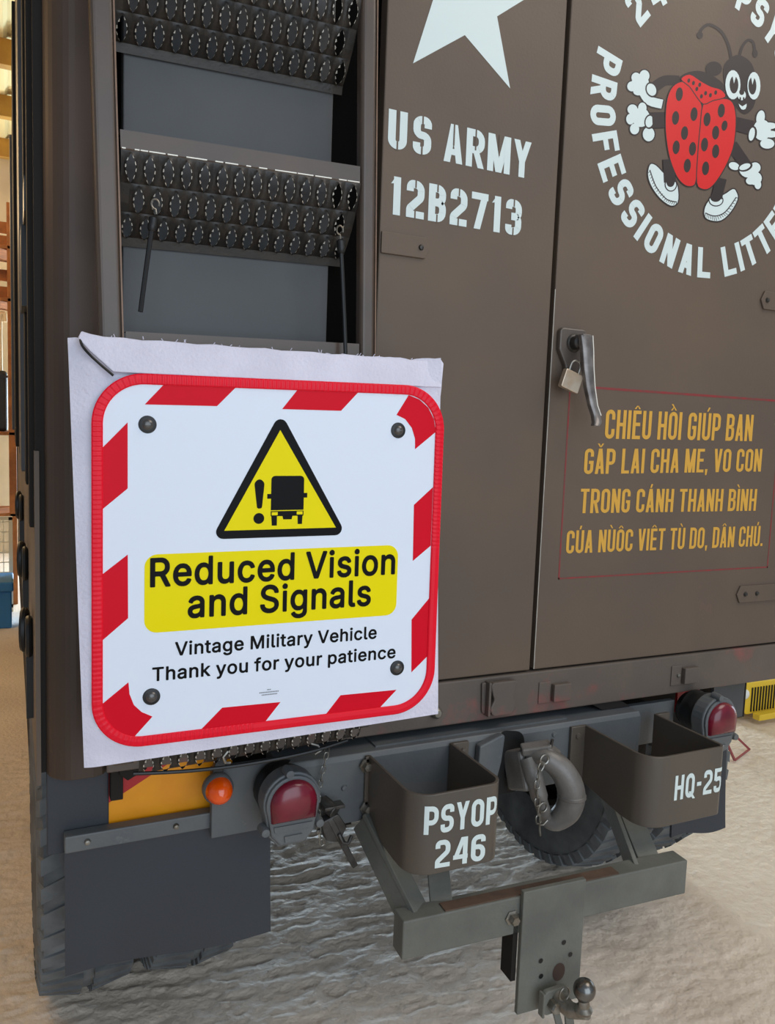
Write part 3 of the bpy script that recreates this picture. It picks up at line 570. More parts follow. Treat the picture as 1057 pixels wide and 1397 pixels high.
(0,[-1807,-1926,-1791,-1910,-1769,-1887,-1746,-1864,-1730,-1848,-1744,-1841,-1759,-1857,-1782,-1880,-1805,-1903,-1821,-1919]),
(0,[-1758,-1985,-1741,-1969,-1717,-1946,-1693,-1923,-1677,-1907,-1691,-1900,-1707,-1916,-1731,-1939,-1755,-1962,-1772,-1978]),
(0,[-1689,-2032,-1672,-2016,-1648,-1993,-1624,-1970,-1608,-1954,-1621,-1946,-1638,-1962,-1662,-1985,-1686,-2008,-1702,-2024]),
(0,[-1619,-2078,-1603,-2062,-1579,-2039,-1555,-2016,-1538,-2000,-1552,-1993,-1568,-2009,-1592,-2032,-1617,-2055,-1633,-2071]),
(0,[-1550,-2125,-1533,-2109,-1509,-2086,-1485,-2063,-1468,-2047,-1482,-2040,-1499,-2055,-1523,-2079,-1547,-2102,-1564,-2117]),
(0,[-1480,-2172,-1463,-2156,-1439,-2133,-1415,-2110,-1398,-2094,-1412,-2086,-1429,-2102,-1453,-2125,-1477,-2149,-1494,-2164]),
(0,[-1410,-2219,-1393,-2203,-1369,-2180,-1345,-2157,-1328,-2141,-1342,-2133,-1358,-2149,-1383,-2172,-1407,-2196,-1424,-2211]),
(0,[-1340,-2241,-1324,-2225,-1302,-2200,-1279,-2176,-1263,-2159,-1278,-2152,-1294,-2169,-1316,-2194,-1339,-2218,-1355,-2235]),
(0,[-1270,-2252,-1256,-2234,-1236,-2207,-1215,-2181,-1201,-2163,-1217,-2157,-1231,-2175,-1251,-2202,-1272,-2228,-1285,-2246]),
(0,[-1199,-2262,-1187,-2242,-1170,-2214,-1152,-2186,-1140,-2166,-1156,-2162,-1168,-2181,-1186,-2210,-1204,-2238,-1216,-2257]),
(0,[-1129,-2272,-1119,-2251,-1103,-2221,-1088,-2191,-1078,-2170,-1095,-2167,-1106,-2187,-1121,-2218,-1136,-2248,-1146,-2269]),
(0,[-1059,-2282,-1050,-2260,-1037,-2228,-1025,-2196,-1016,-2174,-1034,-2172,-1042,-2194,-1055,-2226,-1068,-2258,-1076,-2280]),
(0,[-988,-2293,-981,-2269,-971,-2235,-961,-2201,-954,-2177,-972,-2176,-979,-2200,-989,-2234,-999,-2268,-1006,-2291]),
(0,[109,-2428,113,-2407,119,-2378,126,-2349,130,-2329,111,-2328,106,-2348,100,-2378,94,-2407,90,-2427]),
(0,[184,-2435,185,-2414,188,-2384,190,-2354,192,-2333,173,-2334,171,-2355,168,-2385,166,-2415,164,-2436]),
(0,[259,-2443,258,-2421,257,-2390,255,-2359,254,-2337,235,-2339,236,-2361,237,-2392,238,-2423,239,-2445]),
(0,[334,-2450,331,-2428,325,-2396,320,-2364,317,-2342,297,-2345,301,-2367,306,-2399,311,-2432,315,-2454]),
(0,[410,-2458,403,-2435,394,-2402,385,-2369,379,-2346,360,-2350,366,-2373,375,-2406,384,-2440,390,-2462]),
(0,[485,-2466,476,-2442,463,-2408,450,-2374,441,-2351,422,-2356,431,-2379,444,-2414,457,-2448,466,-2471]),
(0,[563,-2456,551,-2433,534,-2400,516,-2367,505,-2344,486,-2350,498,-2373,515,-2406,532,-2440,544,-2463]),
(0,[643,-2412,628,-2392,606,-2363,584,-2334,569,-2314,551,-2321,566,-2341,588,-2371,610,-2400,625,-2420]),
(0,[723,-2368,705,-2350,678,-2325,651,-2300,633,-2283,617,-2293,635,-2310,662,-2335,688,-2360,706,-2377]),
(0,[803,-2323,781,-2309,750,-2288,719,-2267,698,-2253,683,-2264,704,-2278,736,-2299,767,-2320,788,-2334]),
(0,[883,-2278,858,-2267,822,-2251,786,-2234,762,-2223,749,-2235,774,-2246,810,-2263,846,-2279,871,-2291]),
(0,[963,-2234,935,-2226,894,-2213,854,-2201,826,-2193,816,-2206,844,-2214,885,-2227,925,-2239,953,-2247]),
(0,[1027,-2162,999,-2155,959,-2145,919,-2136,891,-2129,882,-2143,910,-2149,950,-2159,990,-2169,1018,-2176]),
(0,[1082,-2076,1056,-2070,1019,-2062,982,-2054,957,-2049,949,-2063,974,-2068,1011,-2076,1048,-2084,1074,-2090]),
(0,[1137,-1990,1114,-1985,1080,-1979,1046,-1973,1022,-1968,1015,-1982,1038,-1987,1072,-1993,1106,-1999,1130,-2004]),
(0,[1192,-1903,1171,-1900,1140,-1896,1109,-1891,1088,-1888,1082,-1902,1103,-1905,1134,-1910,1164,-1914,1186,-1918]),
(0,[1248,-1817,1229,-1815,1201,-1812,1173,-1809,1154,-1807,1148,-1821,1167,-1823,1195,-1826,1223,-1829,1242,-1831]),
(0,[1303,-1731,1286,-1730,1261,-1728,1237,-1727,1220,-1726,1215,-1741,1232,-1741,1257,-1743,1281,-1744,1298,-1745]),
(0,[-991,-1731,-999,-1796,-1032,-1857,-1087,-1907,-1158,-1941,-1235,-1953,-1309,-1942,-1372,-1911,-1415,-1862,-1434,-1802,-1427,-1737,-1394,-1676,-1339,-1626,-1269,-1593,-1193,-1581,-1118,-1590,-1055,-1622,-1011,-1670]),
(1,[-1029,-1737,-1035,-1792,-1062,-1844,-1108,-1887,-1167,-1915,-1231,-1925,-1293,-1916,-1345,-1889,-1381,-1847,-1398,-1796,-1392,-1741,-1364,-1689,-1319,-1647,-1260,-1618,-1196,-1608,-1134,-1617,-1082,-1644,-1045,-1685]),
(0,[-1087,-1681,-1091,-1726,-1113,-1769,-1150,-1804,-1197,-1827,-1248,-1835,-1298,-1828,-1339,-1805,-1369,-1771,-1382,-1728,-1377,-1683,-1355,-1640,-1319,-1605,-1272,-1582,-1221,-1574,-1172,-1581,-1130,-1603,-1100,-1638]),
(0,[752,-1878,741,-1938,697,-1996,625,-2045,534,-2079,435,-2093,341,-2087,262,-2061,208,-2019,185,-1964,196,-1905,239,-1848,310,-1799,400,-1765,499,-1750,594,-1755,673,-1781,729,-1824]),
(1,[712,-1884,703,-1934,665,-1983,602,-2024,524,-2052,439,-2065,358,-2060,290,-2039,244,-2004,224,-1958,234,-1909,271,-1861,333,-1820,410,-1791,495,-1778,576,-1782,645,-1804,692,-1839]),
(0,[650,-1826,641,-1866,609,-1905,557,-1938,492,-1961,420,-1972,352,-1969,296,-1952,257,-1924,240,-1888,249,-1849,280,-1810,332,-1777,397,-1753,468,-1742,536,-1745,594,-1762,633,-1790]),
(0,[-1552,-1179,-1534,-1296,-1506,-1468,-1479,-1640,-1460,-1758,-1050,-1679,-1069,-1560,-1097,-1386,-1125,-1213,-1144,-1095]),
(0,[399,-1308,375,-1420,341,-1584,306,-1748,282,-1860,689,-1865,712,-1751,747,-1586,782,-1421,806,-1308]),
(0,[-1105,912,-1209,868,-1315,801,-1407,718,-1476,621,-1529,510,-1567,382,-1588,231,-1593,64,-1588,-106,-1572,-278,-1546,-455,-1508,-630,-1458,-805,-1397,-979,-1325,-1140,-1239,-1288,-1142,-1423,-1043,-1534,-946,-1617,-847,-1677,-747,-1715,-642,-1733,-538,-1729,-450,-1705,-381,-1674,-329,-1619,-301,-1514,-297,-1332,-309,-1097,-315,-851,-304,-593,-289,-320,-279,-77,-271,123,-268,295,-294,446,-365,573,-464,675,-563,756,-660,818,-759,861,-851,890,-931,914,-1013,926]),
(2,[-1098,887,-1192,847,-1292,784,-1378,706,-1443,615,-1495,508,-1531,383,-1551,235,-1557,70,-1551,-100,-1536,-271,-1510,-446,-1472,-620,-1423,-794,-1362,-967,-1290,-1127,-1205,-1273,-1109,-1406,-1012,-1516,-918,-1596,-823,-1653,-730,-1689,-634,-1706,-540,-1701,-462,-1680,-405,-1655,-365,-1613,-339,-1516,-336,-1337,-347,-1103,-353,-856,-342,-596,-327,-324,-317,-81,-309,118,-306,288,-331,434,-400,557,-495,655,-592,734,-686,794,-781,836,-871,865,-949,888,-1020,899]),
(0,[-294,480,-203,573,-87,610,27,642,157,698,307,758,452,799,586,816,715,809,825,762,906,673,964,550,1003,392,1026,185,1031,-57,1013,-285,971,-479,906,-657,828,-831,733,-1010,624,-1185,517,-1337,418,-1462,320,-1566,221,-1645,118,-1698,14,-1724,-80,-1724,-169,-1715,-258,-1676,-318,-1572,-345,-1375,-351,-1117,-353,-854,-353,-593,-348,-326,-339,-83,-337,133,-330,327]),
(2,[-258,476,-183,553,-79,584,38,617,171,674,317,734,455,772,580,788,697,782,794,741,869,657,925,538,964,384,986,179,991,-61,974,-287,932,-478,868,-654,790,-826,696,-1003,589,-1177,483,-1327,386,-1450,290,-1551,197,-1626,104,-1674,13,-1696,-71,-1696,-152,-1688,-226,-1657,-280,-1562,-306,-1369,-313,-1112,-315,-849,-315,-588,-310,-321,-301,-78,-299,138,-292,330]),
(0,[-1142,951,-1084,1038,-961,1114,-821,1159,-685,1149,-548,1110,-415,1074,-286,1050,-155,1027,-29,1011,102,1010,236,1016,355,1006,460,968,542,910,543,827,420,758,244,696,87,639,-29,575,-143,508,-269,475,-386,508,-485,574,-576,641,-659,703,-736,766,-818,819,-935,859,-1066,895]),
(2,[-1106,960,-1059,1022,-947,1091,-822,1132,-701,1122,-567,1084,-433,1048,-302,1023,-170,1000,-40,983,94,983,227,988,337,979,433,944,506,893,511,839,406,782,233,721,72,662,-48,596,-157,531,-261,503,-361,532,-456,596,-547,662,-629,724,-708,787,-793,843,-915,885,-1043,920]),
(0,[-1017,586,-1026,524,-1049,468,-1083,424,-1124,397,-1167,391,-1208,407,-1240,442,-1260,492,-1266,551,-1257,612,-1234,668,-1200,712,-1159,739,-1116,745,-1076,730,-1043,695,-1023,645]),
(0,[-1090,-35,-1099,-97,-1122,-153,-1156,-197,-1198,-224,-1241,-229,-1281,-213,-1313,-178,-1334,-127,-1340,-67,-1331,-6,-1308,50,-1274,94,-1233,120,-1190,126,-1149,110,-1117,75,-1096,24]),
(0,[-445,186,-454,124,-477,67,-512,23,-554,-4,-599,-10,-640,6,-673,42,-694,93,-700,153,-691,215,-668,272,-633,316,-591,343,-547,349,-506,333,-472,298,-451,247]),
(0,[-734,-358,-743,-420,-766,-477,-801,-521,-842,-547,-886,-552,-927,-536,-960,-500,-981,-449,-987,-388,-978,-326,-955,-270,-920,-226,-879,-200,-835,-194,-794,-210,-761,-246,-740,-297]),
(0,[-995,-775,-1004,-837,-1027,-893,-1062,-937,-1103,-963,-1147,-967,-1187,-951,-1220,-915,-1240,-863,-1246,-803,-1237,-741,-1214,-685,-1180,-641,-1139,-616,-1095,-610,-1055,-627,-1022,-663,-1001,-714]),
(0,[-407,-709,-416,-771,-440,-828,-475,-873,-517,-899,-562,-904,-603,-887,-636,-850,-658,-799,-664,-738,-655,-675,-632,-618,-597,-574,-554,-548,-510,-543,-468,-559,-435,-596,-413,-647]),
(0,[-552,-1173,-561,-1236,-585,-1293,-620,-1337,-662,-1363,-707,-1367,-748,-1350,-781,-1313,-802,-1261,-808,-1200,-799,-1138,-776,-1081,-741,-1037,-699,-1011,-654,-1006,-613,-1023,-580,-1060,-559,-1112]),
(0,[41,143,32,80,8,23,-28,-22,-71,-49,-116,-55,-158,-39,-192,-3,-213,49,-220,110,-211,172,-187,229,-152,274,-109,301,-64,307,-22,291,12,256,34,204]),
(0,[543,472,534,408,510,350,474,305,430,278,384,272,341,288,307,324,285,375,278,437,287,500,311,557,347,603,390,630,436,637,479,621,514,585,536,533]),
(0,[394,-138,385,-202,361,-260,325,-305,282,-332,236,-338,193,-321,159,-284,137,-232,130,-171,139,-108,163,-50,199,-5,242,22,288,28,331,12,365,-25,387,-77]),
(0,[17,-523,8,-586,-16,-644,-51,-688,-95,-715,-140,-720,-182,-703,-216,-667,-237,-614,-244,-553,-235,-490,-211,-433,-176,-388,-133,-362,-88,-356,-46,-373,-12,-409,10,-461]),
(0,[447,-625,438,-688,414,-746,377,-791,334,-818,288,-823,245,-806,210,-769,188,-716,181,-655,190,-591,214,-533,250,-488,294,-462,340,-456,383,-473,418,-510,440,-562]),
(0,[120,-1132,111,-1196,88,-1254,52,-1298,8,-1324,-37,-1329,-80,-1312,-114,-1274,-136,-1221,-142,-1160,-133,-1096,-109,-1039,-74,-994,-31,-968,15,-963,57,-980,92,-1017,114,-1070]),
(0,[679,93,666,44,641,1,608,-32,570,-51,532,-54,498,-39,474,-10,460,31,460,79,474,127,498,171,532,204,570,223,608,225,641,211,666,182,679,141]),
(0,[-793,982,-808,946,-837,922,-868,919,-891,939,-896,973,-881,1009,-852,1033,-821,1036,-798,1016]),
(0,[-623,953,-638,917,-667,893,-699,890,-722,910,-727,944,-712,980,-683,1004,-651,1007,-628,987]),
(0,[-394,958,-409,921,-438,897,-471,895,-494,914,-499,949,-484,985,-455,1009,-422,1012,-399,992]),
(0,[-488,830,-503,794,-532,770,-565,767,-588,787,-593,822,-578,858,-549,882,-516,884,-493,865]),
(0,[-160,789,-175,752,-205,728,-238,726,-261,746,-266,780,-251,817,-222,841,-189,843,-165,824]),
(0,[-303,678,-318,642,-348,618,-380,615,-404,635,-409,670,-394,706,-364,730,-332,733,-309,713]),
(0,[21,771,6,734,-24,710,-57,708,-81,728,-86,763,-71,799,-41,823,-8,826,16,806]),
(0,[205,880,190,843,160,819,127,816,103,836,98,871,113,908,143,932,176,935,200,915]),
(1,[1051,1265,1048,1131,1012,1007,945,906,858,842,759,823,662,849,578,918,516,1022,485,1147,488,1279,524,1403,590,1502,676,1567,774,1588,871,1563,957,1495,1019,1391]),
(1,[1818,1397,1818,1269,1787,1151,1729,1056,1652,996,1565,979,1478,1005,1402,1073,1346,1172,1317,1292,1318,1419,1348,1536,1405,1630,1482,1690,1568,1709,1655,1683,1732,1617,1788,1517]),
(0,[972,1248,970,1168,949,1094,911,1034,860,996,802,984,745,1000,696,1042,660,1104,641,1180,643,1259,664,1333,702,1393,752,1431,810,1443,867,1428,916,1386,953,1324]),
(0,[1664,1364,1664,1284,1645,1209,1610,1149,1563,1111,1510,1101,1457,1118,1410,1161,1375,1224,1357,1301,1357,1381,1376,1455,1410,1515,1457,1553,1510,1564,1563,1547,1610,1505,1645,1441]),
(1,[803,1241,713,1470,870,1504]),
(1,[1507,1360,1414,1592,1575,1626]),
(1,[1289,1035,1285,988,1261,943,1222,906,1172,879,1116,868,1063,873,1017,894,985,928,970,971,975,1017,998,1062,1037,1100,1087,1126,1142,1137,1196,1132,1242,1112,1274,1078]),
(0,[1216,1104,1213,1077,1199,1050,1175,1028,1145,1013,1112,1006,1080,1009,1053,1021,1033,1040,1025,1065,1027,1092,1041,1119,1065,1141,1095,1156,1128,1163,1160,1160,1188,1149,1207,1129]),
(0,[1116,905,1116,888,1112,872,1105,860,1095,852,1084,849,1073,853,1063,862,1056,876,1052,892,1052,910,1056,925,1063,938,1073,946,1084,948,1095,945,1105,935,1112,922]),
(0,[1244,931,1244,914,1240,898,1233,885,1223,877,1212,875,1201,879,1191,888,1184,902,1180,918,1180,935,1184,951,1191,964,1201,972,1212,974,1223,970,1233,961,1240,947]),
(1,[1035,761,1093,741,1186,718,1273,776,1338,821,1346,758,1314,676,1240,638,1155,634,1075,697]),
]

mb = MB()
for k, (c, P) in enumerate(EMBLEM):
    mb.flat([(1.735+P[i]/10000, 2.49+P[i+1]/10000) for i in range(0, len(P), 2)], fr, .0006+k*.000008, c)
obj('insect_emblem', mb, [EMB_K, EMB_W, EMB_R], doorR, 'painted cartoon ladybird emblem with white gloves and shoes', recalc=False)

# red frame and yellow slogan
mb = MB(); zt, zb, xl, xr = 1.757, 1.249, 1.318, 2.115; lw = .0045
mb.flat([(xl+.06, zt), (xr, zt), (xr, zt+lw*1.4), (xl+.06, zt+lw*1.4)], fr, .0005)
mb.flat([(xl, zb), (xr, zb), (xr, zb+lw), (xl, zb+lw)], fr, .0005)
mb.flat([(xl, zb), (xl+lw, zb), (xl+lw, zt), (xl, zt)], fr, .0005)
mb.flat([(xr-lw, zb), (xr, zb), (xr, zt), (xr-lw, zt)], fr, .0005)
obj('red_line_frame', mb, REDL, doorR, recalc=False)
for txt, ua, va, ub, vb, h in (('CHIÊU HỒI GIÚP BAN', 1.444, 1.627, 2.000, 1.636, .078), ('GĂP LAI CHA ME, VO CON', 1.381, 1.531, 2.048, 1.546, .068),
                              ('TRONG CẢNH THANH BÌNH', 1.376, 1.426, 2.040, 1.427, .066), ('CỦA NÙỐC VIÊT TÙ DO, DÂN CHỦ.', 1.338, 1.318, 2.082, 1.318, .062)):
    kw = dict(w=.40, t=.135, gap=.075, space=.22); P_, tw_, sp_ = lay(txt, .40, .135, .075, .22); i_ = 0
    for word in txt.split(' '):
        xa_, xb_ = sp_[i_][0]/tw_, sp_[i_+len(word)-1][1]/tw_; i_ += len(word)
        painted('slogan_word', word, fr, ua+(ub-ua)*xa_, va+(vb-va)*xa_, ua+(ub-ua)*xb_, va+(vb-va)*xb_, h, YELP, doorR, **kw)
# door handle: base plate, boss, cranked lever
f0 = rear(0.)
hb = rpoly([(1.268, 1.905, .012), (1.352, 1.905, .012), (1.352, 1.85, .01), (1.335, 1.80, .01), (1.325, 1.765, .01), (1.298, 1.765, .01), (1.290, 1.81, .01), (1.268, 1.85, .01)], 4)
obj('handle_plate', MB().prism(hb, f0, 0, .016), mat('handle_plate_paint', srgb(92, 82, 74), .4, metal=.1), doorR, bevel=.004)
obj('handle_boss', MB().lathe([(0, .046), (.012, .045), (.017, .040), (.018, .02), (.024, .016), (.026, .010)], (1.312, 0, 1.868), (0, -1, 0), 20), DSTEEL, doorR)
lev = [(1.318, -.052, 1.885), (1.318, -.060, 1.85), (1.323, -.062, 1.80), (1.332, -.062, 1.755), (1.344, -.064, 1.71), (1.352, -.070, 1.685), (1.350, -.078, 1.668), (1.342, -.082, 1.658)]
mb = MB(); vs = []
for i, p in enumerate(lev):
    wx = [.019, .0175, .016, .014, .012, .012, .012, .009][i]; wy = .0065
    for a, b in ((-1, -1), (-.55, -1.5), (.55, -1.5), (1, -1), (1, 1), (-1, 1)): vs.append((p[0]+a*wx, p[1]+b*wy, p[2]))
n = 6
fs = [(i*n+k, i*n+(k+1) % n, (i+1)*n+(k+1) % n, (i+1)*n+k) for i in range(len(lev)-1) for k in range(n)] + [tuple(range(n)), tuple(range((len(lev)-1)*n, len(lev)*n))]
mb.add(vs, fs, 0, True); mb.bar((1.316, -.03, 1.872), (1.316, -.062, 1.872), .026, .03)
obj('handle_lever', mb, mat('worn_grey_lever', srgb(138, 132, 128), .32, metal=.5, col2=srgb(104, 98, 95), scale=30), doorR, 'worn grey cranked lever', bevel=.0015)
obj('lever_worn_edge', MB().tube([(p[0]+[.019, .0175, .016, .014, .012, .012, .012, .009][i]*.93, p[1]-.0072, p[2]) for i, p in enumerate(lev[:6])], .0016, 6), EDGEP if False else WORN, doorR)
obj('hasp_loop', MB().tube([(1.296, -.012, 1.80), (1.296, -.030, 1.80), (1.300, -.036, 1.79), (1.303, -.030, 1.778), (1.303, -.01, 1.776)], .0045, 8), DSTEEL, doorR)

# sill
tp('body_sill', MB().box(.176, 2.30, -.006, .055, .889, 1.003), SILL, bevel=.004, label='sill beam under the doors with reddish scuffs')
fsill = rear(-.006)
tp('latch_bracket', MB().prism(rpoly([(1.102, .996, .01), (1.188, .996, .008), (1.178, .968, .01), (1.176, .95, .01), (1.184, .925, .012), (1.172, .906, .01), (1.115, .906, .012), (1.104, .925, .01), (1.116, .95, .01), (1.110, .968, .01)], 4), fsill, .012, .026).box(1.100, 1.108, -.030, -.005, .905, .996), SILL, bevel=.003, label='cast latch bracket on the sill')
tp('latch_back_plate', MB().prism(rpoly([(1.088, .992, .004), (1.176, .992, .01), (1.165, .902, .014), (1.092, .91, .01)], 4), fsill, 0, .007), SILL, bevel=.002)  # thin plate behind the latch bracket, same paint as the sill
for x0 in (1.312, 1.782):
    tp('sill_tab', MB().box(x0, x0+.056, -.022, -.005, .918, .966).box(x0-.042, x0-.004, -.010, -.005, .914, .974), SILL, bevel=.003)
tp('sill_bolt', MB().lathe([(0, .020), (.009, .019), (.014, .014), (.016, .006), (.016, 0)], (.957, -.006, .930), (0, -1, 0), 14), STEEL)
for x, z in ((1.796-.03, .945), (1.145, .94)): tp('sill_bolt', MB().lathe([(0, .028), (.005, .027), (.007, .022), (.007, .02)], (x, .012, z), (0, -1, 0), 10), STEEL)

# underbody
tp('underbody', MB().box(.10, 2.26, .16, 5.4, .70, .885), DARK)
tp('frame_rail', MB().box(.66, .75, .02, 4.0, .66, .86), DARK); tp('frame_rail', MB().box(1.60, 1.69, .02, 4.0, .66, .86), DARK)
tp('axle', MB().tube([(.3, .71, .5), (2.06, .71, .5)], .06, 12).lathe([(.03, -.16), (.14, -.12), (.19, 0), (.14, .12), (.03, .16)], (1.18, .71, .5), (0, 1, 0), 20), DARK)

# rear cross member
cmb = MB(); ZB, ZT = .700, .866
prof = [(-.045, ZB), (-.045, ZT-.012), (-.038, ZT), (.075, ZT), (.075, ZB)]
cmb.prism([(a, b) for a, b in prof], lambda u, v, w: (w, u, v), .545, 1.60)
cross = tp('cross_member', cmb, FRAME, bevel=.003, label='grey rear chassis cross member')
tp('cross_member_step', MB().box(.79, 1.36, -.02, .05, ZT, ZT+.004), FRAME)
tp('outrigger_plate', MB().box(1.60, 1.78, .01, .03, .74, .862), FRAME, bevel=.002)
tp('outrigger_plate', MB().box(.40, .545, .00, .02, .70, .862), FRAME, bevel=.002)
tp('gusset_bracket', MB().prism([(1.50, .868), (1.60, .868), (1.56, .889), (1.46, .889)], rear(.02), -.02, .02), DARK)
for x, z in ((1.10, .80), (.70, .79), (.66, .745), (1.30, .84), (.62, .82)):
    tp('rivet', MB().lathe([(0, .006), (.006, .005), (.008, 0)], (x, -.045, z), (0, -1, 0), 10), FRAME)

# bumperettes
def bumperette(x0, x1, yf, zt, zb, zb_back, flange_out, rb=.04):
    """U shaped steel loop open at the rear: outer width x0..x1, front at yf"""
    th = .008; r = .055; yb = -.048
    path = []
    fl = .030 if not flange_out else .045
    ctr = ropen([(x0, yb), (x0, yf, r), (x1, yf, rb), (x1, yb)], 9)
    # densify straight runs so lower edge can slope
    pts = []
    for i in range(len(ctr)-1):
        a, b = ctr[i], ctr[i+1]; d = math.dist(a, b); m = max(1, int(d/.03))
        for k in range(m): pts.append((a[0]+(b[0]-a[0])*k/m, a[1]+(b[1]-a[1])*k/m))
    pts.append(ctr[-1])
    vs = []; n = len(pts)
    for i, (x, y) in enumerate(pts):
        a = pts[max(i-1, 0)]; b = pts[min(i+1, n-1)]; dx, dy = b[0]-a[0], b[1]-a[1]; l = math.hypot(dx, dy); nx, ny = -dy/l, dx/l
        f = min(1, max(0, (yb-y)/(yb-yf))); z = zb_back+(zb-zb_back)*min(1, f*1.6)
        xi, yi = x+nx*th, y+ny*th
        vs += [(x, y, z), (x, y, zt), (xi, yi, zt), (xi, yi, z)]
    fs = []
    for i in range(n-1):
        a, b = i*4, i*4+4
        for k in range(4): fs.append((a+k, a+(k+1) % 4, b+(k+1) % 4, b+k))
    fs += [(0, 1, 2, 3), ((n-1)*4, (n-1)*4+3, (n-1)*4+2, (n-1)*4+1)]
    m = MB().add(vs, fs, 0, True)
    m.box(x0-fl*.25 if not flange_out else x0-.045, x0+.004, -.056, -.046, zb_back, zt)      # left mounting flange
    m.box(x1-.004, x1+.045, -.056, -.046, zb_back, zt)
    return tp('bumperette', m, BIN, bevel=.0015)
def wrap(x0, x1, yf, r=.055, rb=.04):
    """frame following the outside of the bumperette front: u = X along the front face and round the corners"""
    def f(u, v, w):
        xa, xb = x0+r, x1-rb
        if u < xa:
            a = (xa-u)/r; a = min(a, PI/2); return (xa-(r+w)*math.sin(a), yf+r-(r+w)*math.cos(a), v)
        if u > xb:
            a = (u-xb)/rb; a = min(a, PI/2); return (xb+(rb+w)*math.sin(a), yf+rb-(rb+w)*math.cos(a), v)
        return (u, yf-w, v)
    return f
def wraptext(name, text, f, u0, v0, u1, v1, h, parent, w, t, gap, n=6, **k):
    P, tw, spans = lay(text, w, t, gap, .3); mb = MB(); sx = (u1-u0)/tw
    for i, q in enumerate(P):
        if len(q) == 4:   # split quads so they follow the curve
            a, b, c, d = q
            for s in range(n):
                s0, s1 = s/n, (s+1)/n; L = lambda p, r_, t_: (p[0]+(r_[0]-p[0])*t_, p[1]+(r_[1]-p[1])*t_)
                for s2 in range(2):
                    t0, t1 = s2/2, (s2+1)/2
                    g = lambda ss, tt: L(L(a, b, ss), L(d, c, ss), tt)
                    qq = [g(s0, t0), g(s1, t0), g(s1, t1), g(s0, t1)]
                    mb.flat([(u0+x*sx, v0+(v1-v0)*(x/tw)+y*h) for x, y in qq], f, .0008+(i % 7)*.00003)
    return obj(name, mb, WHITEP, parent, recalc=False, **k)
binL = bumperette(.757, .986, -.288, .862, .683, .700, False)
binL['label'] = 'left U-shaped bumperette lettered in white, open at the top'
wl = wrap(.757, .986, -.288)
wraptext('white_lettering', 'PSYOP', wl, .786, .775, .970, .771, .063, binL, .56, .18, .10)
wraptext('white_lettering', '246', wl, .814, .697, .940, .690, .062, binL, .56, .18, .12)
binR = bumperette(1.395, 1.652, -.298, .856, .675, .700, True, rb=.02)
binR['label'] = 'right U-shaped bumperette lettered in white, open at the top'
wr = wrap(1.395, 1.652, -.298, rb=.02)
wraptext('white_lettering', 'HQ-25', wr, 1.482, .739, 1.645, .737, .064, binR, .58, .18, .13)
for x, z in ((.752, .84), (.757, .735), (1.372, .83), (1.372, .725), (1.015, .84)):
    par = binL if x < 1.2 else binR
    big = x < .8
    obj('mounting_bolt', MB().lathe([(0, .014), (.010, .013), (.012, .008), (.012, 0), (.018, 0), (.018, -.004)] if big else [(0, .006), (.007, .005), (.009, 0)], (x, -.056, z), (0, -1, 0), 6 if big else 10, smooth=False), STEEL if big else BIN, par)

# tow frame
ang = Vector((.79, -.03, -.003))
def tow_pt(s, dy=0, z=0): return Vector((.738+s, -.300-s*.05+dy, .600+z))
mb = MB(); a = tow_pt(0); b = tow_pt(.765)
ux = (b-a).normalized(); uy = Vector((0, 0, 1)).cross(ux)
def towbox(s0, s1, d0, d1, z0, z1, mb):
    v = []
    for z in (z0, z1):
        for s, d in ((s0, d0), (s1, d0), (s1, d1), (s0, d1)): p = a+ux*s+uy*d; v.append((p.x, p.y, z))
    mb.add(v, [(0, 3, 2, 1), (4, 5, 6, 7), (0, 1, 5, 4), (1, 2, 6, 5), (2, 3, 7, 6), (3, 0, 4, 7)]); return mb
tow = tp('tow_frame_beam', towbox(0, .765, 0, .052, .513, .600, MB()), TOWP, bevel=.003, label='lower grey box beam of the tow frame')
obj('rusty_strip', towbox(.10, .56, .004, .034, .600, .603, MB()), RUST, tow, 'rusty brown strip along the beam top')
obj('frame_bolt', MB().lathe([(0, .020), (.010, .019), (.012, .012), (.012, .004), (.018, .003), (.018, 0)], tuple(a+ux*.266+Vector((0, 0, -.045))), (0, -1, 0), 6, smooth=False), STEEL, tow)
tp('tow_strut', MB().bar((.765, -.060, .72), (.795, -.270, .590), .052, .012, upv=(.3, 0, 1)).bar((.742, -.055, .705), (.768, -.262, .580), .010, .055, upv=(.3, 0, 1)), TOWP, bevel=.002)
tp('tow_strut', MB().bar((.93, -.060, .72), (.845, -.275, .585), .050, .012, upv=(0, 0, 1)), TOWP, bevel=.002)
tp('tow_strut', MB().bar((1.492, -.060, .72), (1.425, -.292, .585), .058, .012, upv=(0, 0, 1)).bar((1.455, -.058, .70), (1.372, -.295, .575), .012, .055, upv=(0, 0, 1)), TOWP, bevel=.002)
# hitch plate
hp = tp('hitch_plate', towbox(.285, .452, -.014, -.001, .325, .618, MB()), TOWP, bevel=.002, label='flat drilled drop plate carrying the tow ball')
obj('plate_rib', towbox(.272, .284, .0, .045, .40, .56, MB()), DARK, hp)
for s, z in ((.34, .444), (.343, .406), (.42, .441), (.415, .35), (.40, .475)):
    p = a+ux*s+uy*(-.0145); obj('bolt_hole', MB().lathe([(0, .0006), (.006, .0006)], (p.x, p.y, z), (0, -1, 0), 12, smooth=False), BLACK, hp)
p = a+ux*.385+uy*(-.0146)
obj('grease_stain', MB().flat(circ(p.x+.006, .405, .017, 16, .022), lambda u, v, w: (u, p.y-(u-p.x)*.05, v), 0), mat('dark_grease', srgb(64, 46, 38), .7), hp, recalc=False)
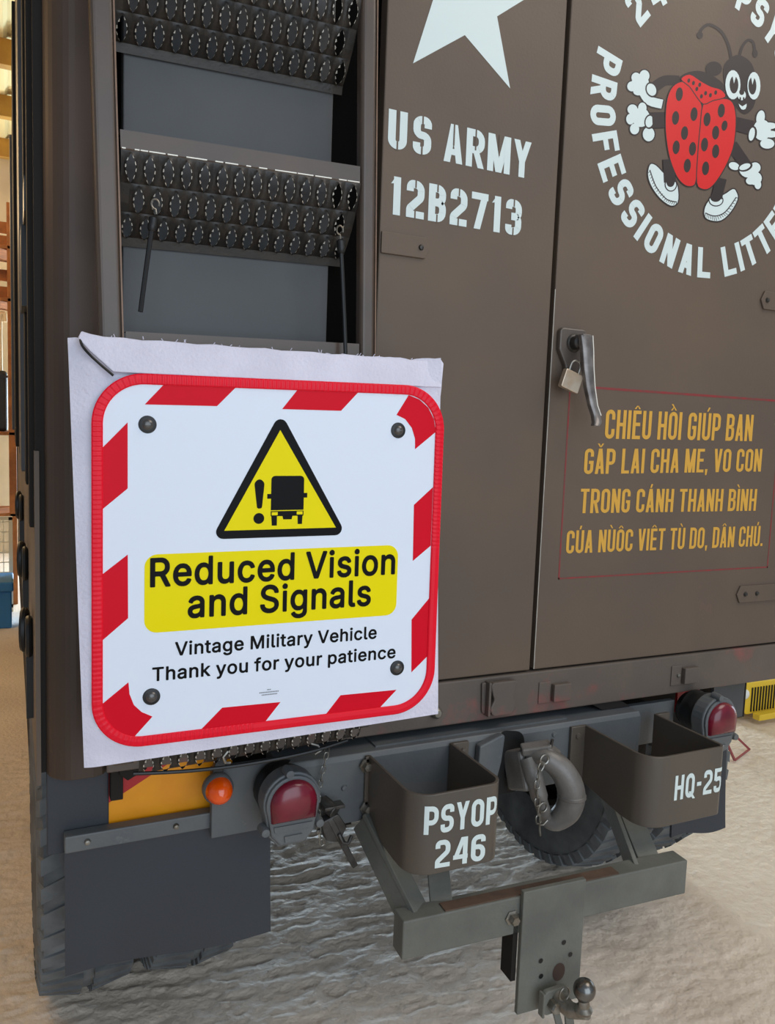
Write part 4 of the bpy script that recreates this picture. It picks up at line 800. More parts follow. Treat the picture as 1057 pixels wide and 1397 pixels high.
# ball coupling
bx, by, bz = 1.122, -.430, .429
obj('ball_bracket', MB().prism(rrect(1.066, .335, 1.132, .392, .012), rear(-.352), 0, .014).box(1.060, 1.066, -.372, -.352, .335, .392), TOWP, hp, bevel=.003)
obj('ball_neck', MB().tube([(1.105, -.355, .37), (1.112, -.40, .362), (bx+.002, by-.004, .378), (bx, by, .405)], [.02, .018, .016, .012], 14), STEEL, hp)
obj('neck_flange', MB().lathe([(.0, .0), (.019, .0), (.021, .006), (.015, .012), (.012, .016)], (bx, by, .378), (0, 0, 1), 18), STEEL, hp)
bl = []
for k in range(13):
    t_ = -PI/2*.85 + (PI/2+PI/2*.85)*k/12; bl.append((.0245*math.cos(t_), .0245*math.sin(t_)))
obj('tow_ball', MB().lathe(bl, (bx, by, bz), (0, 0, 1), 24), mat('greasy_ball_steel', srgb(120, 120, 118), .25, metal=.8, col2=srgb(86, 78, 70), scale=50), hp, 'greasy round tow ball')
obj('ball_nut', MB().lathe([(0, .022), (.012, .022), (.014, .018), (.014, 0)], (1.088, -.366, .362), (0, -1, 0), 6, smooth=False), STEEL, hp)
obj('split_ring', MB().tube([(1.103+.013*math.cos(t_), -.388, .395+.016*math.sin(t_)) for t_ in [2*PI*k/20 for k in range(20)]], .0022, 6, closed=True), STEEL, hp)
obj('drop_tongue', MB().bar((1.093, -.372, .35), (1.118, -.392, .25), .016, .006, upv=(0, 1, 0)).bar((1.128, -.376, .335), (1.14, -.38, .25), .022, .006, upv=(0, 1, 0)), TOWP, hp, bevel=.001)

# pintle hook: socket, horn and jaw around an open throat
pin = tp('pintle_hook', MB().bar((1.17, -.045, .765), (1.178, -.115, .79), .050, .10, upv=(0, 0, 1)), CASTM, label='cast grey pintle hook with narrow open throat', bevel=.008)
jaw = [(1.182, -.10, .818), (1.206, -.130, .824), (1.238, -.150, .803), (1.262, -.163, .765), (1.270, -.168, .725), (1.262, -.163, .688), (1.238, -.150, .662), (1.214, -.138, .660)]
def smoothpath(P, k=4):
    o = []; n = len(P)
    for i in range(n-1):
        p0, p1, p2, p3 = [Vector(P[j]) for j in (max(i-1, 0), i, i+1, min(i+2, n-1))]
        for j in range(k):
            t_ = j/k; o.append(.5*(2*p1+(p2-p0)*t_+(2*p0-5*p1+4*p2-p3)*t_*t_+(3*p1-p0-3*p2+p3)*t_**3))
    o.append(Vector(P[-1])); return o
jp = smoothpath(jaw); rr = []
ctrl = [.020, .026, .031, .034, .035, .033, .027, .016]
for i in range(len(jp)):
    s = i/4; k = min(int(s), len(ctrl)-2); rr.append(ctrl[k]+(ctrl[k+1]-ctrl[k])*(s-k) if k+1 < len(ctrl) else ctrl[-1])
obj('hook_jaw', MB().tube(jp, rr, 16), CASTM, pin)
obj('hook_horn', MB().tube(smoothpath([(1.176, -.105, .815), (1.180, -.130, .775), (1.190, -.142, .73), (1.204, -.146, .69), (1.218, -.142, .662)]), [.024]*5+[.022]*4+[.018]*4+[.014]*4, 14), CASTM, pin)
obj('jaw_collar', MB().tube([(1.2705, -.168, .736), (1.2705, -.168, .724)], .0365, 18), CASTM, pin, bevel=.003)
obj('hook_latch', MB().bar((1.158, -.10, .838), (1.226, -.130, .852), .030, .022, upv=(0, -.3, 1)).bar((1.212, -.125, .850), (1.244, -.142, .826), .028, .02, upv=(0, -.3, 1)), CASTM, pin, bevel=.004)
obj('latch_pin', MB().tube([(1.222, -.14, .872), (1.222, -.13, .830)], .004, 8), DSTEEL, pin)
obj('hook_opening', MB().prism(rpoly([(1.085, .79, .02), (1.10, .845, .03), (1.14, .872, .02), (1.20, .862, .03), (1.21, .80, .02), (1.19, .702, .01), (1.10, .702, .01)], 4), rear(-.046), 0, .0012), BLACK, pin)
# chain of the pintle hook
def chain(parent, P, ln, r, rt_, m, name='chain_link'):
    """links along the polyline P"""
    pts = smoothpath(P, 12); tot = 0; acc = [0]
    for i in range(1, len(pts)): tot += (pts[i]-pts[i-1]).length; acc.append(tot)
    n = max(2, int(tot/(ln*.80))); 
    for k in range(n):
        s = tot*(k+.5)/n; i = next(j for j in range(1, len(acc)) if acc[j] >= s-1e-9); c = pts[i-1].lerp(pts[i], (s-acc[i-1])/max(1e-9, acc[i]-acc[i-1])); d = (pts[i]-pts[i-1]).normalized()
        sd = d.cross(Vector((0, 1, 0))).normalized() if k % 2 == 0 else Vector((0, 1, 0)).lerp(d.cross(Vector((0, 1, 0))), .35).normalized()
        ring_ = []
        for q in range(14):
            t_ = 2*PI*q/14; e = .5*ln-rt_ ; x = math.cos(t_); y = math.sin(t_)
            off = d*((1 if y > 0 else -1)*(e-r*.0)*min(1, abs(y)*1.5)) + sd*(x*r)
            ring_.append(c+off)
        obj(name, MB().tube(ring_, rt_, 6, closed=True), m, parent)
ch = tp('safety_chain', MB().tube([(1.182+.012*math.cos(t_), -.165, .836+.012*math.sin(t_)) for t_ in [2*PI*k/16 for k in range(16)]], .003, 6, closed=True), STEEL, label='steel chain hanging beside the pintle hook')
chain(ch, [(1.178, -.165, .830), (1.166, -.165, .80), (1.165, -.165, .76), (1.170, -.165, .715), (1.176, -.165, .672)], .026, .0075, .0022, STEEL)
obj('chain_clip', MB().tube([(1.176, -.166, .70), (1.178, -.167, .655), (1.181, -.167, .640)], .0025, 6).tube([(1.186+.012*math.cos(t_), -.165, .712+.012*math.sin(t_)) for t_ in [2*PI*k/14 for k in range(14)]], .0022, 6, closed=True).tube([(1.178, -.165, .668), (1.19, -.165, .666), (1.202, -.165, .676)], .0022, 6), STEEL, ch)
# towing shackle plate left of the pintle hook, beside the left bumperette
shp = tp('shackle_plate', MB().prism(rpoly([(1.055, .85, .006), (1.130, .875, .008), (1.122, .80, .01), (1.112, .76, .01), (1.098, .71, .014), (1.062, .715, .012), (1.052, .76, .01)], 4), rear(-.048), 0, .022), FRAME, bevel=.004, label='cast shackle plate beside the left bumperette')
obj('shackle_ring', MB().tube([(1.078+.014*math.cos(t_), -.085, .742+.02*math.sin(t_)) for t_ in [2*PI*k/18 for k in range(18)]], .006, 8, closed=True), FRAME, shp)

# tail lamps
def tail_lamp(cx, cz, y, nm, lab, boot=True):
    body = MB()
    # housing: round upper with tapering lower part
    outl = []
    for k in range(17):
        t_ = -.12*PI + (PI+.24*PI)*k/16; outl.append((cx+.066*math.cos(t_), cz+.012+.066*math.sin(t_)))
    outl += [(cx-.052, cz-.062), (cx-.030, cz-.088), (cx+.030, cz-.088), (cx+.052, cz-.062)]
    body.prism(outl, rear(y), -.045, 0)
    body.prism([(cx+(a-cx)*.93, cz+(b-cz)*.93) for a, b in outl], rear(y), 0, .008)
    h = tp(nm, body, FRAME, bevel=.004, label=lab)
    lens = []
    for k in range(17):
        t_ = -.06*PI+(PI+.12*PI)*k/16; lens.append((cx+.053*math.cos(t_), cz+.012+.053*math.sin(t_)))
    lens += [(cx-.050, cz-.026), (cx+.050, cz-.026)]
    n = len(lens); vs = []; fs = []; levels = [(1, .008), (.97, .016), (.8, .024), (.5, .029), (.2, .031)]; c0 = (cx, cz+.012)
    for s, w in levels: vs += [(c0[0]+(a-c0[0])*s, y-w, c0[1]+(b-c0[1])*s) for a, b in lens]
    for i in range(len(levels)-1):
        for k in range(n): fs.append((i*n+k, i*n+(k+1) % n, (i+1)*n+(k+1) % n, (i+1)*n+k))
    fs.append(tuple(range((len(levels)-1)*n, len(levels)*n)))
    obj('red_lens', MB().add(vs, fs, 0, True), LENSR, h, 'dark red lamp lens')
    obj('lower_window', MB().prism([(cx-.044, cz-.036), (cx+.044, cz-.036), (cx+.042, cz-.048), (cx-.042, cz-.048)], rear(y), .008, .011), FRAME, h)
    obj('blackout_slot', MB().prism([(cx-.020, cz-.060), (cx+.020, cz-.060), (cx+.018, cz-.074), (cx-.018, cz-.074)], rear(y), .008, .012), FRAME, h)
    for sx in (-1, 1): obj('lamp_ear', MB().lathe([(0, .012), (.009, .011), (.011, 0), (.011, -.02)], (cx+sx*.062, y, cz-.045+(.0 if sx > 0 else .0)), (0, -1, 0), 10), FRAME, h)
    obj('lamp_ear', MB().lathe([(0, .012), (.009, .011), (.011, 0), (.011, -.02)], (cx-.01, y, cz+.078), (0, -1, 0), 10), FRAME, h)
    obj('rubber_boot', MB().lathe([(.060, 0), (.064, .02), (.058, .035), (.062, .05), (.050, .075)], (cx, y+.044, cz+.008), (0, 1, 0), 24), BLACK, h)
    return h
tail_lamp(.550, .802, -.115, 'tail_lamp', 'left round tail lamp with dark red lens')
tail_lamp(1.828, .828, -.115, 'tail_lamp', 'right round tail lamp with bright red lens, past the right bumperette')
# amber indicator
am = tp('amber_indicator', MB().lathe([(.030, 0), (.034, .006), (.034, .02), (.026, .034), (.012, .04)], (.405, -.045, .832), (0, 1, 0), 24), FRAME, label='small amber turn lamp on a short arm')
obj('amber_lens', MB().lathe([(0, .034), (.010, .032), (.019, .026), (.026, .016), (.029, .006), (.030, 0)], (.405, -.045, .832), (0, -1, 0), 24), LENSA, am, 'orange domed lens')
obj('lamp_arm', MB().bar((.405, -.01, .85), (.432, .02, .905), .024, .016, upv=(0, 1, 0)), DSTEEL, am, bevel=.002)

# reflective plate left and its board
rp = tp('reflective_plate', MB().box(.187, .46, .058, .064, .738, .915), REFY, label='long vehicle plate, orange-yellow with a red diagonal')
obj('red_band', MB().prism([(.187, .795), (.405, .915), (.187, .915)], rear(.058), 0, .0012), REFR, rp, 'red diagonal part')
tp('reflective_plate', MB().box(1.84, 1.93, .058, .066, .80, .905), REFR, label='red reflective plate behind the right tail lamp')
tp('side_board', MB().box(.062, .187, .052, .066, .70, .90), FLAP, bevel=.003)
tp('side_board', MB().box(1.985, 2.12, .05, .066, .755, .885), PANEL, bevel=.003)
tp('plate_bracket', MB().box(.188, .214, .03, .058, .81, .93).prism(rpoly([(.222, .855), (.262, .875), (.262, .93), (.205, .93), (.205, .87), (.215, .862)], 2), rear(.04), 0, .02), DARK, bevel=.002)
tp('lamp_bracket', MB().box(.40, .47, .045, .058, .86, .93), DARK, bevel=.002)
# mud flaps
tp('flap_bar', MB().box(.095, .548, .018, .05, .715, .752), FRAME, bevel=.003, label='grey clamping bar of the left mud flap')
def flap(x0, x1, z0, z1, y, lab):
    nx, nz = 16, 12; vs = []
    for s in (0, .008):
        for j in range(nz+1):
            for i in range(nx+1):
                u = i/nx; v = j/nz; vs.append((x0+(x1-x0)*u, y+s+.010*math.sin(u*4+1)*(1-v)-.012*(1-v)**2, z0+(z1-z0)*v+(.004*math.sin(u*7) if j == 0 else 0)))
    fs = []; K = (nx+1)*(nz+1)
    for j in range(nz):
        for i in range(nx):
            a_ = j*(nx+1)+i; fs += [(a_, a_+1, a_+nx+2, a_+nx+1), (K+a_, K+a_+nx+1, K+a_+nx+2, K+a_+1)]
    for i in range(nx): fs += [(i, K+i, K+i+1, i+1), (nz*(nx+1)+i, nz*(nx+1)+i+1, K+nz*(nx+1)+i+1, K+nz*(nx+1)+i)]
    for j in range(nz): fs += [(j*(nx+1), (j+1)*(nx+1), K+(j+1)*(nx+1), K+j*(nx+1)), (j*(nx+1)+nx, K+j*(nx+1)+nx, K+(j+1)*(nx+1)+nx, (j+1)*(nx+1)+nx)]
    return tp('mud_flap', MB().add(vs, fs, 0, True), FLAP, label=lab)
flap(.096, .548, .432, .72, .034, 'left black rubber mud flap')
flap(1.83, 2.04, .412, .72, .034, 'right black rubber mud flap, behind the right bumperette')
for x, z in ((.325, .735), (.14, .735), (.50, .732)): tp('flap_bolt', MB().lathe([(0, .008), (.005, .007), (.007, 0)], (x, .018, z), (0, -1, 0), 10), STEEL)

# wheels
def wheel(x0, x1, lab, side):
    yc, zc, R = .72, .500, .497; mb = MB(); w = x1-x0; cx = (x0+x1)/2
    prof = [(.27, -w*.42), (.30, -w*.47), (.38, -w*.52), (.44, -w*.50), (.475, -w*.46), (.480, -w*.30), (.482, 0), (.480, w*.30), (.475, w*.46), (.44, w*.50), (.38, w*.52), (.30, w*.47), (.27, w*.42)]
    mb.lathe(prof, (cx, yc, zc), (1, 0, 0), 64)
    t = tp('wheel', mb, RUB, label=lab)
    obj('rim', MB().lathe([(.27, -w*.42), (.25, -w*.38), (.24, -w*.1), (.10, -w*.05), (.0, -w*.05)], (cx, yc, zc), (1, 0, 0), 32).lathe([(.27, w*.42), (.25, w*.38), (.24, w*.1), (.10, w*.05), (.0, w*.05)], (cx, yc, zc), (1, 0, 0), 32), DARK, t)
    nl = 44
    me0 = None
    for k in range(nl):
        th = 2*PI*k/nl
        for sgn in (-1, 1):
            m = MB(); vs = []
            hw = PI/nl*.56
            for (xx, da, sk) in ((.52, 0, 0), (.06, 0, .09)):
                for r_ in ((.440 if xx > .5 else .468), (.478 if xx > .5 else R)):
                    for e in (-1, 1):
                        a_ = e*hw+sk+(.5*PI/nl if sgn > 0 else 0)
                        vs.append((sgn*w*(xx if r_ < .47 else (xx if xx < .5 else .485)), r_*math.sin(a_), r_*math.cos(a_)))
            if me0 is None or sgn not in me0:
                m.add(vs, [(0, 1, 3, 2), (4, 6, 7, 5), (0, 4, 5, 1), (2, 3, 7, 6), (0, 2, 6, 4), (1, 5, 7, 3)])
                o = obj('tread_lug', m, RUB, None); me0 = me0 or {}; me0[sgn] = o
            else:
                o = me0[sgn].copy(); COL.objects.link(o)
            o.parent = t; o.location = (cx-T0[0], yc-T0[1], zc-T0[2]); o.location = (cx, yc, zc); o.rotation_euler = (th, 0, 0)
    return t
wheel(.052, .282, 'outer left rear wheel behind the mud flap', 0)
wheel(.33, .56, 'inner left rear wheel behind the mud flap', 0)
wheel(1.80, 2.03, 'inner right rear wheel with lugged tread, seen past the pintle hook', 1)
wheel(2.08, 2.31, 'outer right rear wheel', 1)

# rope hooks along the left side
for y, z in ((.30, 1.13), (.78, 1.22), (1.55, 1.30)):
    s = 1.0
    mbk = MB().tube([(.026+.012*math.cos(q_)*.4, y+.02+.034*math.cos(q_), z+.045*math.sin(q_)) for q_ in [2*PI*k/16 for k in range(16)]], .009, 8, closed=True)
    mbk.tube([(.034, y-.03+.030*math.cos(q_), z-.005+.042*math.sin(q_)) for q_ in [2*PI*k/16 for k in range(16)]], .008, 8, closed=True)
    mbk.box(.028, .044, y-.03, y+.03, z-.20, z-.03)
    tp('lashing_hook', mbk, BLACK)
# small linkage hanging from the cross member left of the bumperette
lk = tp('coupling_lever', MB().bar((.648, -.088, .745), (.712, -.095, .622), .014, .016, upv=(0, 1, 0)).tube([(.64, -.06, .775), (.66, -.095, .76)], .016, 10).box(.632, .682, -.1, -.07, .768, .776), DSTEEL, bevel=.002, label='dangling steel lever and catch under the cross member')
obj('catch_body', MB().prism(rpoly([(.625, .74, .01), (.668, .755, .01), (.690, .72, .01), (.672, .685, .01), (.64, .695, .01)], 3), rear(-.07), 0, .025).tube([(.668, -.10, .71), (.676, -.105, .69), (.690, -.105, .685), (.700, -.10, .70)], .005, 6), DSTEEL, lk, bevel=.002)
ch2 = tp('hanging_chain', MB().tube([(.648+.006*math.cos(t_), -.06, .895+.008*math.sin(t_)) for t_ in [2*PI*k/10 for k in range(10)]], .0018, 5, closed=True), DSTEEL, label='thin chain down the cross member beside the left tail lamp')
chain(ch2, [(.648, -.062, .89), (.640, -.062, .85), (.630, -.065, .80), (.624, -.08, .765), (.620, -.1, .72), (.63, -.1, .69)], .019, .0050, .0016, STEEL)

# ------------------------------------------------------------------ ladder (stowed upright on the body)
LO = Vector((.222, -.100, .930)); LA = math.radians(1.75)
def lad(u, h, w):   # u along the rungs, h up the ladder, w outward
    c, s = math.cos(LA), math.sin(LA); return (LO.x+u*c-h*s, LO.y-w, LO.z+u*s+h*c)
LADF = lad
ladder = thing('boarding_ladder', 'brown steel ladder with grip treads stowed upright behind the warning sign', 'ladder', (.45, -.08, .90))
for x0, x1 in ((-.045, -.004), (.480, .514)):
    m = MB()
    sec = rpoly([(x0, -.012), (x1, -.012), (x1, .014, .008), (x0, .014, .010)], 4)
    n = len(sec); vs = [lad(a_, 0.02, b_) for a_, b_ in sec]+[lad(a_, 2.2, b_) for a_, b_ in sec]
    m.add(vs, [tuple(range(n)), tuple(range(2*n-1, n-1, -1))]+[(i, (i+1) % n, n+(i+1) % n, n+i) for i in range(n)])
    obj('side_rail', m, RAILP, ladder, bevel=.0015)
    if x0 < 0: obj('rail_edge_highlight', MB().bar(lad(x1+.001, .02, .012), lad(x1+.001, 2.2, .012), .003, .003, upv=(0, 1, 0)), EDGEP, ladder, 'orange-brown painted highlight along the rail corner')
    else: obj('rail_edge_highlight', MB().bar(lad(x1+.0005, .02, .013), lad(x1+.0005, 2.2, .013), .0025, .003, upv=(0, 1, 0)), EDGEP, ladder, 'orange-brown painted highlight along the rail corner')
PR = [(.000, .0), (-.032, 0), (-.036, .004), (-.078, -.014), (-.118, -.042), (-.150, -.074), (-.170, -.098), (-.186, -.104)]   # (drop, outward) profile of a tread
def prof_at(s):
    """s 0..1 along the perforated part (index 2..6)"""
    P = PR[2:7]; L_ = [0]
    for i in range(1, len(P)): L_.append(L_[-1]+math.dist(P[i], P[i-1]))
    d = s*L_[-1]; i = 1
    while i < len(P)-1 and L_[i] < d: i += 1
    f = (d-L_[i-1])/(L_[i]-L_[i-1]); a_, b_ = P[i-1], P[i]; t_ = Vector((b_[0]-a_[0], b_[1]-a_[1])).normalized()
    return (a_[0]+(b_[0]-a_[0])*f, a_[1]+(b_[1]-a_[1])*f), (t_.y, -t_.x)
def tread(h0, rows, ow=0):
    lad = lambda u, h, w: LADF(u, h, w+ow)
    W_ = .476; nc = 14; q = MB()
    # front lip
    for (a_, b_) in ((0, 1), (1, 2)) if rows == 3 else ():
        q.add([lad(.002, h0+PR[a_][0], .012+PR[a_][1]), lad(.002+W_, h0+PR[a_][0], .012+PR[a_][1]), lad(.002+W_, h0+PR[b_][0], .012+PR[b_][1]), lad(.002, h0+PR[b_][0], .012+PR[b_][1])], [(0, 1, 2, 3)], 1)
    q.add([lad(.002, h0, .012), lad(.002+W_, h0, .012), lad(.002+W_, h0, -.02), lad(.002, h0, -.02)], [(0, 1, 2, 3)], 1)
    if rows == 3: q.add([lad(.002, h0+PR[6][0], .012+PR[6][1]), lad(.002+W_, h0+PR[6][0], .012+PR[6][1]), lad(.002+W_, h0+PR[7][0], .012+PR[7][1]), lad(.002, h0+PR[7][0], .012+PR[7][1])], [(0, 1, 2, 3)], 0)
    e = MB()
    for r_ in range(rows):
        s0, s1 = r_/3, (r_+1)/3; shift = 0 if r_ % 2 == 0 else .5
        nn = nc if shift == 0 else nc+1
        for c_ in range(nn):
            u0 = (c_-shift)/nc; u1 = (c_+1-shift)/nc; cu = (u0+u1)/2
            U0, U1 = max(0, u0), min(1, u1)
            if U1-U0 < .9/nc:
                # half cells at the ends stay closed
                for k in range(3):
                    sa, sb = s0+(s1-s0)*k/3, s0+(s1-s0)*(k+1)/3; pa, _ = prof_at(sa); pb, _ = prof_at(sb)
                    q.add([lad(.002+W_*U0, h0+pa[0], .012+pa[1]), lad(.002+W_*U1, h0+pa[0], .012+pa[1]), lad(.002+W_*U1, h0+pb[0], .012+pb[1]), lad(.002+W_*U0, h0+pb[0], .012+pb[1])], [(0, 1, 2, 3)], 0)
                continue
            m_ = 24; outer = []; inner = []; lip = []
            for k in range(m_):
                t_ = 2*PI*k/m_; dx, dy = math.cos(t_), math.sin(t_)
                sq = 1/max(abs(dx), abs(dy)); ox, oy = dx*sq, dy*sq
                # pointed ellipse hole
                hx = .27*math.copysign(abs(dx)**1.9, dx); hy = .44*math.copysign(abs(dy)**1.1, dy)
                outer.append((ox/2, oy/2)); inner.append((hx, hy))
            def pt(ux, uy, lift=0):
                s = s0+(s1-s0)*(uy+.5); p_, nr = prof_at(max(0, min(1, s))); 
                sg = 1
                return lad(.002+W_*(cu+ux*(1/nc)), h0+p_[0]+nr[0]*lift*sg, .012+p_[1]+nr[1]*lift*sg)
            mid = [((a_[0]+b_[0]*1.6)/2.6, (a_[1]+b_[1]*1.6)/2.6) for a_, b_ in zip(outer, inner)]
            V = [pt(*o_) for o_ in outer]+[pt(*b_, .0022) for b_ in mid]+[pt(*i_, .0085) for i_ in inner]
            q.add(V, [(k, (k+1) % m_, m_+(k+1) % m_, m_+k) for k in range(m_)]+[(m_+k, m_+(k+1) % m_, 2*m_+(k+1) % m_, 2*m_+k) for k in range(m_)], 0, True)
            # serrated teeth round the hole
            for k in range(0, m_, 2):
                a_, b_ = inner[k], inner[(k+1) % m_]; mx_ = ((a_[0]+b_[0])/2*.9, (a_[1]+b_[1])/2*.95)
                if abs(mx_[1]) > .36: continue
                c1 = (a_[0]*1.13, a_[1]*1.02); c2 = (b_[0]*1.13, b_[1]*1.02); e.add([pt(*a_, .0090), pt(*b_, .0090), pt(*mx_, .0125), pt(*c1, .0084), pt(*c2, .0084)], [(0, 1, 2), (0, 1, 4, 3)], 0)
    t_ = obj('grip_tread', q, [GRIP, RAILP], ladder, recalc=False)
    obj('worn_teeth', e, WORN, t_, 'bright worn teeth round the diamond holes', recalc=False)
    # worn bright line on the lip
    w_ = MB(); x = .004
    while x < W_-.02:
        l_ = random.uniform(.006, .045); w_.bar(lad(x, h0-.0325, .0135), lad(min(W_, x+l_), h0-.0325, .0135), .0022, .0018, upv=(0, 1, 0)); x += l_+random.choice([.002, .004, .016])
    if rows == 3: obj('worn_lip', w_, WORN, t_, 'bare bright edge')
    # end plates
    return t_
for h0, rows in ((1.588, 3), (1.226, 3), (.864, 3), (.502, 3), ): tread(h0, rows)
tread(.086, 1, .028)
obj('rail_foot', MB().prism([(.455, .02), (.50, .02), (.505, .062), (.46, .062)], lambda u, v, w: lad(u, v, w), .0, .03), DSTEEL, ladder, bevel=.003)

# ------------------------------------------------------------------ warning sign
SA = Vector((.135, -.176, 1.022)); SB = Vector((.832, -.210, 1.022)); SE = (SB-SA).normalized(); SN = SE.cross(Vector((0, 0, 1))).normalized()
SU = (Vector((0, 0, 1)) - SN*.012).normalized(); SN = SE.cross(SU).normalized()
def sg(u, v, w): p = SA+SE*u+SU*(v+.016*(u-.35))+SN*w; return (p.x, p.y, p.z)
sign = thing('warning_sign', 'square white warning board with striped red border on foam backing, hung on the ladder', 'sign', sg(.35, 0, -.02))
SL = tuple(sign.location)
plate_out = rrect(-.003, -.008, .702, .696, .092, 10)
obj('board', MB().prism(plate_out, sg, -.006, 0), SWHITE, sign)
# ribbed red rim swept round the board
def resample(P, step):
    o = []; n = len(P)
    for i in range(n):
        a_, b_ = Vector(P[i]), Vector(P[(i+1) % n]); d = (b_-a_).length; m = max(1, int(d/step))
        for k in range(m): o.append(a_.lerp(b_, k/m))
    return o
rp_ = resample(rrect(.0065, .002, .6925, .6865, .083, 16), .0022); n = len(rp_); vs = []; prof = [(-.0098, 0), (-.0098, .002), (-.0075, .0036), (0, .0042), (.0075, .0036), (.0098, .002), (.0098, 0)]
for i, p_ in enumerate(rp_):
    d = (rp_[(i+1) % n]-rp_[i-1]).normalized(); nx = Vector((-d.y, d.x)); rib = .0006 if (i//2) % 2 and (p_.x < .30 or p_.y > .35) else 0
    for a_, b_ in prof:
        q_ = p_+nx*a_; bb = b_-rib if abs(a_) < .008 else b_
        vs.append(sg(q_.x, q_.y, bb))
K = len(prof); fs = [(i*K+k, i*K+k+1, ((i+1) % n)*K+k+1, ((i+1) % n)*K+k) for i in range(n) for k in range(K-1)]
obj('rim_strip', MB().add(vs, fs, 0, False), SRIM, sign, 'ribbed red edging strip', recalc=True)
ST = [[(.089, .636), (.127, .679), (.259, .679), (.221, .639)], [(.348, .639), (.379, .679), (.505, .679), (.47, .641)],
      [(.015, .554), (.059, .602), (.0595, .481), (.015, .442)], [(.015, .322), (.060, .358), (.061, .238), (.015, .198)],
      [(.199, .009), (.239, .048), (.357, .048), (.325, .009)], [(.452, .009), (.486, .050), (.613, .050), (.570, .009)],
      [(.639, .450), (.682, .488), (.682, .362), (.641, .330)], [(.643, .202), (.683, .247), (.683, .118), (.647, .086)]]
# corner stripes follow the rounded corners
ST.append([(.592, .638), (.618, .680), (.643, .672), (.664, .656), (.678, .633), (.684, .606), (.637, .568), (.636, .590), (.628, .612), (.612, .630)])
ST.append([(.016, .078), (.062, .115), (.064, .092), (.072, .070), (.086, .055), (.106, .044), (.073, .008), (.050, .014), (.028, .030), (.017, .054)])
for P in ST: obj('red_stripe', MB().prism([(a_, b_-.016*(a_-.35)) for a_, b_ in P], sg, 0, .0006), SRED, sign)
tri = rpoly([(.345, .634, .014), (.213, .386, .014), (.489, .386, .014)], 6)
obj('warning_triangle', MB().prism(tri, sg, 0, .0006), SBLK, sign, 'black bordered triangle with lorry symbol')
tr = sign.children[-1] if sign.children else None
tri_o = [o for o in bpy.data.objects if o.name.startswith('warning_triangle')][0]
obj('yellow_field', MB().prism([(.345, .598), (.238, .402), (.4655, .402)], sg, .0006, .0009), SYEL, tri_o)
def px(x, y): return (.329+(x-455)*.000638, .508-(y-488)*.000624)
mb = MB()
def pic(P, mi=0, w=.0012): mb.flat([px(*p_) for p_ in P], sg, w, mi)
pic(rpoly([(455, 597), (560, 597), (560, 488, 12), (455, 488, 12)], 4)); pic([(443, 545), (455, 545), (455, 560), (443, 560)]); pic([(560, 543), (571, 543), (571, 558), (560, 558)])
pic([(455, 600), (560, 600), (560, 616), (455, 616)]); pic([(458, 603), (477, 603), (477, 613), (458, 613)], 1, .0015); pic([(538, 602), (557, 602), (557, 612), (538, 612)], 1, .0015)
pic([(492, 614), (525, 614), (522, 627), (495, 627)]); pic([(457, 616), (475, 616), (475, 646), (459, 646)]); pic([(541, 616), (557, 616), (556, 643), (542, 643)])
pic(rpoly([(402, 510, 14), (418, 494, 14), (434, 510, 14), (427, 590, 7), (412, 592, 7)], 4)); mb.flat(circ(*px(418, 622), .0108), sg, .0012)
obj('lorry_symbol', mb, [SBLK, SYEL], tri_o, recalc=False)
obj('yellow_panel', MB().prism(rrect(.090, .211, .606, .361, .024, 7), sg, 0, .0006), SYEL, sign)
yp_ = [o for o in bpy.data.objects if o.name.startswith('yellow_panel')][0]
